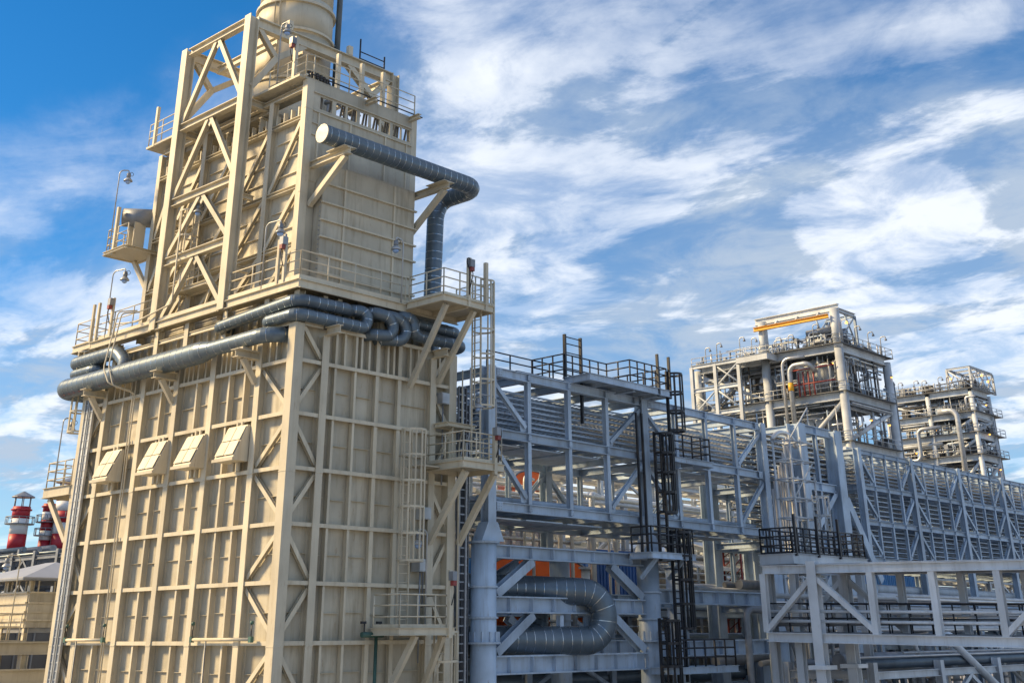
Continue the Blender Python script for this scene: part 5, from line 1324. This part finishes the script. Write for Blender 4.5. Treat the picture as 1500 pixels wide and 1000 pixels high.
    # long horizontal lines hung under the decks
    for li, z in enumerate(levels):
        for k in range(6):
            y = R.uniform(y0, y1 - 3); L = R.uniform(4, y1 - y0 - 1); r = R.choice((0.1, 0.14, 0.2)); x = x0 + R.uniform(-0.3, 2.2); zz = z - 0.6 - R.uniform(0, 0.9)
            pipe_run('%s line along the face under the %s deck of the %s' % (ORD[k], ('top', 'second', 'third', 'fourth', 'fifth', 'sixth')[li], where), (x, y, zz), (x, min(y + L, y1), zz), r, R.choice(mats[:6]), group='lines under the decks of the ' + where, n=8)
        for k in range(4):
            x = R.uniform(x0, x0 + 3); y = y0 + R.uniform(-0.4, 1.2); zz = z - 0.6 - R.uniform(0, 0.9)
            pipe_run('%s cross line under the %s deck of the %s' % (ORD[k], ('top', 'second', 'third', 'fourth', 'fifth', 'sixth')[li], where), (x, y, zz), (x1 - R.random() * 2, y, zz), 0.12, R.choice(mats[:6]), group='cross lines of the ' + where, n=8)
    # risers up the right-hand face
    for k in range(5):
        x = x1 + 0.4 + 0.45 * k; top = levels[0] - R.uniform(0.5, 4)
        tt = thing('riser_pipe', 'riser pipe up the right edge of the %s, %s from the corner' % (where, ORD[k]), 'pipe', (x, y0 + 0.4, GZ), 'risers of the ' + where)
        MB().tube(fillet([(x, y0 + 0.4, GZ), (x, y0 + 0.4, top), (x - 1.6, y0 + 0.4, top)], 0.5, 5), 0.16, 8).build('pipe_wall', R.choice(('galv_dark', 'steel', 'pipe_alu')), tt, True)
    # lamps along the roof edge and lit ones inside
    for k in range(lamp_n):
        top = k < lamp_n * 0.55
        if top:
            f = k / max(1, lamp_n * 0.55)
            b = V((x0 - 0.7, y1 - f * (y1 - y0) * 0.95, levels[0] + 0.5)) if k % 3 else V((x0 + (x1 - x0) * f, y0 - 0.7, levels[0] + 0.5))
            h = R.uniform(1.8, 2.8); lit = R.random() < 0.25
            tt = thing('roof_lamp', ('lit' if lit else 'unlit') + ' gooseneck lamp, %s along the roof edge of the %s' % (ORD[k], where), 'lamp', b, ('lit' if lit else 'unlit') + ' roof lamps of the ' + where)
            MB().tube(fillet([b, b + V((0, 0, h)), b + V((0, -0.7, h)), b + V((0, -0.75, h - 0.25))], 0.3, 4), 0.07, 6).build('pole', 'galv', tt, True)
            MB().lathe(b + V((0, -0.75, h - 0.25)), [(0.08, 0), (0.2, -0.22), (0.16, -0.3)], 8).build('lamp_head', 'lit' if lit else 'galv_dark', tt, True)
        else:
            li = R.randrange(1, len(levels)); b = V((x0 - 0.5 + R.random() * 1.5, R.uniform(y0, y1), levels[li - 1] - R.uniform(1.2, 2.8))) if k % 2 else V((R.uniform(x0, x1), y0 - 0.5, levels[li - 1] - R.uniform(1.2, 2.8)))
            tt = thing('work_lamp', 'small lit orange work lamp below the %s deck of the %s' % (('top', 'second', 'third', 'fourth', 'fifth', 'sixth')[li - 1], where), 'lamp', b, 'lit work lamps of the ' + where)
            MB().lathe(b, [(0.05, 0.3), (0.07, 0.12), (0.2, 0.08), (0.24, -0.02)], 8).build('hood', 'galv_dark', tt, True)
            MB().lathe(b, [(0.16, -0.02), (0.13, -0.12), (0.05, -0.18)], 8).build('bulb', 'lit', tt, True)
    return t
T1x, T1y = 108.3, 35.2
t1 = process_tower('large grey process tower of decks, columns and pipes with a crane gantry on top', 'nearer process tower', T1x, T1x + 12.5, T1y, T1y + 20.8, [32.0, 26.2, 20.3, 14.2, 8], 2, 1, 21, lamp_n=20, dens=165, tw=0.55)
# outer stair frame at the left of the tower
for y in (T1y + 13.6, T1y + 17.2, T1y + 20.9):
    I(t1, 'frame_post', (T1x - 1.4, y, 8), (T1x - 1.4, y, 32.3), 0.45, 0.45, 'steel_light')
for z in (32.3, 29.2, 26.0, 22.5):
    I(t1, 'frame_beam', (T1x - 1.4, T1y + 13.6, z), (T1x - 1.4, T1y + 21, z), 0.4, 0.5, 'steel_light')
for (a, b, z0, z1) in ((13.6, 17.2, 29.4, 32.1), (17.2, 13.6, 29.4, 32.1), (17.2, 20.9, 26.2, 29.0), (20.9, 17.2, 26.2, 29), (13.6, 17.2, 26.2, 29)):
    Cy(t1, 'frame_brace', (T1x - 1.4, T1y + a, z0), (T1x - 1.4, T1y + b, z1), 0.12, 'steel_light', 8)
st = thing('stair_flight', 'stair flight slanting inside the left frame of the nearer tower', 'stairs', (T1x - 0.8, T1y + 14, 26.5))
for yy in (0, 0.9): B(st, 'stringer', (T1x - 0.9 + yy, T1y + 18.5, 26.4), (T1x - 0.9 + yy, T1y + 14.5, 29.4), 0.1, 0.35, 'galv_dark')
for k in range(14):
    f = k / 14; MB().box(T1x - 0.9, T1x, T1y + 18.5 - 4 * f - 0.13, T1y + 18.5 - 4 * f + 0.13, 26.4 + 3 * f + 0.1, 26.4 + 3 * f + 0.15).build('tread', 'galv', st)
# crane gantry
g = thing('crane_gantry', 'grey crane gantry with yellow hoist beam on the nearer tower', 'crane', (T1x, T1y, 32.5))
for y in (T1y, T1y + 10.4):
    MB().cyl((T1x, y, 32), (T1x, y, 36.9), 0.6, 14).build('column', 'steel_light', g, True)
I(g, 'gantry_beam', (T1x, T1y - 0.6, 37.0), (T1x, T1y + 11.4, 37.0), 0.6, 0.85, 'steel_light')
I(g, 'gantry_beam', (T1x + 0.4, T1y, 36.9), (T1x + 5.2, T1y, 36.9), 0.4, 0.5, 'steel_light')
I(g, 'hoist_beam', (T1x - 0.9, T1y + 0.4, 35.9), (T1x - 0.9, T1y + 11.2, 35.9), 0.45, 0.5, 'yellow')
for y in (2, 5, 8):
    B(g, 'hanger', (T1x - 0.9, T1y + y, 36.1), (T1x - 0.3, T1y + y, 36.7), 0.2, 0.2, 'steel_light')
for y in (T1y, T1y + 4):
    I(g, 'frame_post', (T1x + 5.2, y, 32.4), (T1x + 5.2, y, 36.9), 0.3, 0.3, 'steel')
    MB().cyl((T1x + 0.5, y, 33), (T1x + 5, y, 36.6), 0.12, 8).build('brace', 'steel', g, True); MB().cyl((T1x + 2.6, y, 36.6), (T1x + 5, y, 33), 0.12, 8).build('brace', 'steel', g, True)
I(g, 'gantry_beam', (T1x + 5.2, T1y, 36.9), (T1x + 5.2, T1y + 4, 36.9), 0.3, 0.4, 'steel')
ex = thing('roof_exchanger', 'stacked grey exchanger and valves under the crane gantry', 'machinery', (T1x + 2.5, T1y + 2.5, 32.6))
for z in (33.4, 34.6):
    Cy(ex, 'shell', (T1x + 1, T1y + 0.8, z), (T1x + 1, T1y + 4.6, z), 0.45, 'galv_dark', 14); Cy(ex, 'shell', (T1x + 3, T1y + 0.2, z), (T1x + 3, T1y + 3.6, z), 0.4, 'galv_dark', 14)
    MB().box(T1x + 0.5, T1x + 3.6, T1y + 0.6, T1y + 4.8, z - 0.7, z - 0.58).build('deck', 'galv_dark', ex)
for k in range(6): Cy(ex, 'stub', (T1x + 0.8 + 0.5 * k, T1y + 1 + 0.4 * k, 32.5), (T1x + 0.8 + 0.5 * k, T1y + 1 + 0.4 * k, 35.6), 0.14, 'galv', 8)
# balcony on the tower and vessels inside
b = platform('balcony', 'projecting balcony round the left gantry column of the nearer tower', T1x - 2.6, T1x + 0.5, T1y + 8.6, T1y + 13.2, 32.3, 'steel_light', 'SWN', fascia=0.8, gap=1.6, rail_r=0.045, mids=(0.55,), cat='platform')
for lab, x, y, z, r, L in (('big grey drum seen end-on in the middle of the nearer tower', T1x + 1.2, T1y + 4.6, 29.4, 2.2, 8.5), ('second grey drum deeper in the nearer tower', T1x + 2.2, T1y + 11.6, 29.4, 1.9, 8), ('grey drum on the lower deck of the nearer tower', T1x + 1.8, T1y + 6.2, 23.4, 2.0, 8), ('grey drum low in the nearer tower beside the stair frame', T1x + 2.0, T1y + 15.0, 23.0, 1.8, 8)):
    t = thing('process_drum', lab, 'vessel', (x, y, z - r))
    path = [V((x, y, z)), V((x + 0.01, y, z)), V((x + 0.3, y, z)), V((x + 0.8, y, z)), V((x + L - 0.8, y, z)), V((x + L, y, z))]
    MB().tube(path, [r * 0.3, r * 0.55, r * 0.85, r, r, r * 0.4], 26).build('shell', 'steel_light', t, True)
    for f in (0.25, 0.75): MB().box(x + L * f - 0.2, x + L * f + 0.2, y - r * 0.8, y + r * 0.8, z - r - 0.6, z - r * 0.6).build('saddle', 'steel', t)
    MB().tube(arc((x - 0.05, y, z), (0, r * 0.42, 0), (0, 0, r * 0.42), 0, 2 * math.pi, 20), 0.08, 6).build('manway_ring', 'galv', t, True)
# the bright U-bend pipes in front of the towers
def u_pipe(label, pts, r, mt='pipe_alu', R=1.0, yellow=False):
    t = thing('process_pipe', label, 'pipe', pts[0])
    MB().tube(fillet(pts, R, 8), r, 16).build('pipe_wall', mt, t, True)
    return t
up = u_pipe('hooked silver pipe with a yellow band on the nearer tower', [(T1x - 1.6, T1y + 6.2, 22.5), (T1x - 1.6, T1y + 6.2, 30.4), (T1x - 1.6, T1y + 3.4, 30.4), (T1x - 0.6, T1y + 3.2, 29.4)], 0.3, mt='galv')
MB().cyl((T1x - 1.6, T1y + 6.2, 27.3), (T1x - 1.6, T1y + 6.2, 28.3), 0.34, 16).build('band', 'yellow', up, True)
u_pipe('thinner hooked pipe left of the yellow-banded one', [(T1x - 1.5, T1y + 7.2, 20), (T1x - 1.5, T1y + 7.2, 31.4), (T1x - 1.5, T1y + 4.0, 31.3)], 0.2)
red = thing('fire_main', 'red fire-water pipes along the middle deck of the nearer tower', 'pipe', (T1x - 0.7, T1y + 2, 27))
for z in (28.1, 29.9): Cy(red, 'pipe_wall', (T1x - 0.8, T1y + 0.5, z), (T1x - 0.8, T1y + 6.4, z), 0.08, 'red_pipe', 8)
for k in range(4): Cy(red, 'riser', (T1x - 0.8, T1y + 3.4 + k * 0.7, 26.6), (T1x - 0.8, T1y + 3.4 + k * 0.7, 29.6), 0.1, 'red_pipe', 8)
T2x, T2y = 165.3, 42.6
t2 = process_tower('smaller grey process tower with stepped decks and a lattice cage on top, at far right', 'farther process tower', T2x, T2x + 6.8, T2y, T2y + 14.5, [35.2, 31.6, 28.4, 25.0, 20, 13], 2, 1, 33, cant=3.0, lamp_n=18, dens=130, tw=0.4)
cg = thing('lattice_cage', 'open lattice cage on the corner of the farther tower', 'frame', (T2x, T2y, 35.6))
for y in (T2y - 0.6, T2y + 3.2):
    for x in (T2x - 0.5, T2x + 8.6): I(cg, 'post', (x, y, 35.6), (x, y, 39.0), 0.3, 0.3, 'steel_light')
    for z in (35.8, 39.0): I(cg, 'rail', (T2x - 0.5, y, z), (T2x + 8.6, y, z), 0.3, 0.34, 'steel_light')
    for k in range(3):
        a = T2x - 0.5 + k * 3.03
        MB().cyl((a, y, 35.9), (a + 3.03, y, 38.9), 0.11, 8).build('lacing', 'steel_light', cg, True); MB().cyl((a, y, 38.9), (a + 3.03, y, 35.9), 0.11, 8).build('lacing', 'steel_light', cg, True)
for x in (T2x - 0.5, T2x + 2.5, T2x + 5.5, T2x + 8.6):
    I(cg, 'rail', (x, T2y - 0.6, 39.0), (x, T2y + 3.2, 39.0), 0.25, 0.3, 'steel_light')
MB().cyl((T2x - 0.5, T2y - 0.6, 35.9), (T2x - 0.5, T2y + 3.2, 38.9), 0.11, 8).build('lacing', 'steel_light', cg, True)
u_pipe('thick silver pipe bent in a U on the farther tower', [(T2x - 1.4, T2y + 2.2, 20.5), (T2x - 1.4, T2y + 2.2, 32.4), (T2x - 1.4, T2y + 5.2, 32.4)], 0.42, R=1.2, mt='galv')
u_pipe('silver pipe looping left on the farther tower', [(T2x - 1.6, T2y + 5.0, 30.0), (T2x - 1.6, T2y + 9.0, 30.0), (T2x - 1.6, T2y + 9.0, 25.2), (T2x - 1.6, T2y + 11.0, 25.2)], 0.32, R=0.9, mt='galv')

# ================================================================== LEFT BACKGROUND
def chimney(label, x, y, z0, z1, r, hat=True, plats=()):
    t = thing('striped_chimney', label, 'chimney', (x, y, GZ))
    n = 6; H = z1 - z0
    MB().cyl((x, y, GZ), (x, y, z0), r * 1.05, 20).build('base_shaft', 'steel', t, True)
    k = 0; z = z0; bands = [0.36, 0.36, 0.28] if H < 6 else [0.3, 0.18, 0.2, 0.16, 0.16]
    for i, f in enumerate(bands):
        zz = z + H * f
        MB().cyl((x, y, z), (x, y, zz - 0.004), r, 22).build('shell_band', 'red' if i % 2 == 0 else 'white', t, True); z = zz
    for zz in plats:
        gd = MB().lathe((x, y, zz), [(r, 0), (r + 0.75, 0), (r + 0.75, 0.1), (r, 0.1)], 22).build('gallery_deck', 'galv_dark', t)
        MB().tube(arc((x, y, zz + 1.0), (r + 0.72, 0, 0), (0, r + 0.72, 0), 0, 2 * math.pi, 22), 0.06, 6).build('gallery_rail', 'galv_dark', gd, True)
        for q in range(12): Cy(gd, 'gallery_post', (x + (r + .72) * math.cos(q * math.pi / 6), y + (r + .72) * math.sin(q * math.pi / 6), zz), (x + (r + .72) * math.cos(q * math.pi / 6), y + (r + .72) * math.sin(q * math.pi / 6), zz + 1), 0.05, 'galv_dark', 5)
    MB().lathe((x, y, z - 0.5), [(r, 0), (r + 0.22, 0), (r + 0.22, 0.16), (r, 0.16)], 22).build('rim', 'red', t)
    if hat:
        for q in range(6): Cy(t, 'hat_post', (x + r * 0.95 * math.cos(q * math.pi / 3), y + r * 0.95 * math.sin(q * math.pi / 3), z - 0.2), (x + r * 0.95 * math.cos(q * math.pi / 3), y + r * 0.95 * math.sin(q * math.pi / 3), z + 1.3), 0.07, 'galv_dark', 6)
        MB().lathe((x, y, z + 1.25), [(r * 1.3, 0), (r * 1.28, 0.12), (0.1, 0.85)], 22).build('rain_hat', 'galv_dark', t)
    return t
chimney('red and white striped chimney with a rain hat, leftmost of the three', 56.7, 137.8, 11.2, 17.0, 1.22, plats=(14.6,))
chimney('thin red and white chimney half hidden by the landing brace', 60.4, 137.0, 10.5, 17.6, 0.85, hat=False, plats=(13.2, 15.0))
chimney('widest red and white chimney right behind the heater edge', 62.2, 135.2, 11.0, 19.2, 1.6, plats=(15.5,))
yard_rack('dark pipe rack in the left distance below the striped chimneys', 'pipe on the left distant rack below the chimneys', 'pipes on the left distant rack', 50, 104, 24, 30, [-4, -2, -0.4, 1.2, 2.6, 4.2, 6.0], 4, 'galv_dark', 9, rr=(0.08, 0.24), mats=('galv_dark', 'housing', 'clad', 'cable'), along='y', seed=41, as_parts=True)
yard_rack('dark rack block directly under the striped chimneys', 'pipe on the rack block under the chimneys', 'pipes on the rack block under the chimneys', 110, 150, 44, 70, [-3, 0, 3, 6, 9.0], 5, 'galv_dark', 10, rr=(0.2, 0.5), mats=('galv_dark', 'housing', 'clad'), along='y', seed=43, as_parts=True)
def shelter():
    x0, x1, y0, y1 = 3.33, 7.4, 23.7, 28.4
    t = thing('roofed_shelter', 'cream clad shelter with a grey hipped roof at the lower left', 'shelter', (x0, y0, GZ))
    for x in (x0 + 0.1, x1 - 0.1):
        for y in (y0 + 0.1, (y0 + y1) / 2, y1 - 0.1): I(t, 'post', (x, y, GZ), (x, y, 2.55), 0.2, 0.2, 'cream')
    zz = [0.4, 0.75, 1.1, 1.5, 1.95]
    for a, b in zip(zz, zz[1:]):
        MB().box(x0 - 0.05, x0, y0 + 0.05, y1, a + 0.02, b - 0.02).build('cladding_panel', 'cream', t)
        MB().box(x0, x1, y0 - 0.05, y0, a + 0.02, b - 0.02).build('cladding_panel', 'cream_panel', t)  # darker cream puts the shade of this side into the colour
        MB().box(x0 - 0.14, x0 - 0.05, y0, y1, b - 0.06, b + 0.03).build('cladding_rib', 'cream', t)
        MB().box(x0, x1, y0 - 0.1, y0 - 0.05, b - 0.05, b + 0.02).build('cladding_rib', 'cream', t)
    MB().box(x0 + 0.05, x1, y0 + 0.05, y1, 0.2, 0.4).build('floor', 'galv_dark', t)
    MB().box(x1 - 0.1, x1 - 0.02, y0 + 0.1, y1, 0.4, 2.5).build('wall', 'dark', t)
    for k in range(6): B(t, 'mullion', (x0 - 0.02, y0 + 0.4 + k * 0.7, 1.95), (x0 - 0.02, y0 + 0.4 + k * 0.7, 2.5), 0.06, 0.06, 'cream')
    for k in range(5): B(t, 'mullion', (x0 + 0.4 + k * 0.8, y0 - 0.02, 1.95), (x0 + 0.4 + k * 0.8, y0 - 0.02, 2.5), 0.06, 0.06, 'cream')
    e = 0.75; r = [(x0 - e, y0 - e, 2.52), (x1 + e, y0 - e, 2.52), (x1 + e, y1 + e, 2.52), (x0 - e, y1 + e, 2.52)]
    xm = (x0 + x1) / 2; a, b = V((xm, y0 + 1.8, 3.35)), V((xm, y1 - 1.8, 3.35)); rr = [V(p) for p in r]
    for q in ([rr[0], rr[1], a], [rr[1], rr[2], b, a], [rr[2], rr[3], b], [rr[3], rr[0], a, b]): MB().prism(q, (0, 0, 0.05)).build('roof_slope', 'roof', t)
    MB().prism(rr, (0, 0, -0.08)).build('soffit', 'galv_dark', t)
    for y in (y0 - 0.3, y0 + 1.6): I(t, 'base_beam', (x0 - 4.0, y, -0.45), (x1, y, -0.45), 0.3, 0.55, 'cream')
    for x in (x0 - 3.5, x0, x1): 
        I(t, 'post', (x, y0 - 0.3, GZ), (x, y0 - 0.3, -0.75), 0.35, 0.35, 'cream')
        I(t, 'base_beam', (x, y0 - 0.1, -0.4), (x, y1, -0.4), 0.3, 0.5, 'cream')
    B(t, 'brace', (x0 + 0.2, y0 - 0.3, -3.2), (x0 + 2.6, y0 - 0.3, -0.8), 0.25, 0.25, 'cream')
    railing(t, [(x0 - 3.6, y0 - 0.2, -0.1), (x0 - 0.3, y0 - 0.2, -0.1), (x0 - 0.3, y1, -0.1)], 'cream', gap=1.1, mids=(0.55,))
    MB().box(x0 - 3.8, x0, y0 - 0.3, y1, -0.18, -0.12).build('floor', 'cream_panel', t)
    I(t, 'base_beam', (x0 - 4.0, y0 - 0.9, -1.6), (x1, y0 - 0.9, -1.6), 0.3, 0.6, 'cream')
    MB().box(x0 + 1.6, x0 + 2.1, y0 - 0.35, y0 - 0.06, 1.35, 1.85).build('junction_box', 'white', t)
shelter()
floodlight('gooseneck lamp on a leaning cream pole before the hipped-roof shelter', (2.4, 23.2, -0.1), 3.6, (-0.55, 0.1), mt='cream')
bd = thing('plant_building', 'low dark plant building behind the hipped-roof shelter', 'building', (2, 36, GZ))
MB().box(-6, 16, 34, 42, GZ, 1.4).build('wall', 'housing', bd)
for k in range(22): MB().box(-6 + k, -5.9 + k, 33.93, 34.0, GZ, 1.3).build('wall_rib', 'galv_dark', bd)
for k in range(8): MB().box(-6.07, -6.0, 34.2 + k, 34.3 + k, GZ, 1.3).build('wall_rib', 'galv_dark', bd)
MB().box(-6.2, 16.2, 33.8, 42.2, 1.4, 1.6).build('roof', 'galv_dark', bd)
for k in range(6): MB().lathe((-4 + k * 3, 36, 1.6), [(0.35, 0), (0.35, 0.5), (0.5, 0.55), (0.1, 0.8)], 12).build('roof_vent', 'galv', bd, True)
container('small orange cabin at the very lower left edge', -2.8, 1.0, 30.0, 33.0, -1.6, 0.6, 'orange')

# ------------------------------------------------------------------ small fittings on the heater landings
def control_box(label, x, y, z, d, red=True):
    t = thing('control_box', label, 'control box', (x, y, z)); dx, dy = d
    MB().box(x - 0.11 + dx * 0.1, x + 0.11 + dx * 0.1, y - 0.11 + dy * 0.1, y + 0.11 + dy * 0.1, z, z + 0.3).build('box', 'galv_dark', t)
    MB().box(x - 0.08 + dx * 0.14, x + 0.08 + dx * 0.14, y - 0.08 + dy * 0.14, y + 0.08 + dy * 0.14, z - 0.17, z - 0.01).build('call_point', 'red_pipe' if red else 'yellow', t)
    MB().tube(fillet([(x + dx * 0.1, y + dy * 0.1, z), (x + dx * 0.22, y + dy * 0.22, z - 0.3), (x + dx * 0.05, y + dy * 0.05, z - 0.8)], 0.1, 4), 0.02, 6).build('cable_tail', 'cable', t, True)
control_box('dark control box on the corner walkway gate post', -0.02, 0.95, ZP + 1.45, (-1, 0))
control_box('dark control box on the far walkway gate post', -0.08, 13.1, ZP + 1.35, (-1, 0))
control_box('dark control box on the upper landing gate post', 6.55, -2.12, ZP + 1.35, (0, -1))
control_box('dark control box on the middle landing gate post', 8.0, -2.14, 6.85, (0, -1))
control_box('dark control box on the lowest landing gate post', 6.3, -1.6, 1.75, (0, -1))
control_box('dark control box on the roof walkway gate post', X1 + 0.02, 2.7, 22.5, (-1, 0))
for lab, x, y, z in (('grey junction box on the shaded wall right of the lower cage', 6.3, 0.02, 2.1), ('grey junction box on the shaded wall above the lowest landing', 6.45, 0.02, 3.9), ('grey junction box high on the shaded wall near the right corner', 7.3, 0.02, 8.2)):
    t = thing('junction_box', lab, 'junction box', (x, y, z))
    MB().box(x - 0.2, x + 0.2, y - 0.16, y + 0.25, z, z + 0.42).build('box', 'galv', t)
    MB().box(x - 0.18, x + 0.18, y - 0.185, y - 0.16, z + 0.02, z + 0.4).build('lid', 'galv', t)
    Cy(t, 'conduit_drop', (x, y, z), (x, y, z - 3.0), 0.03, 'galv_dark', 6)
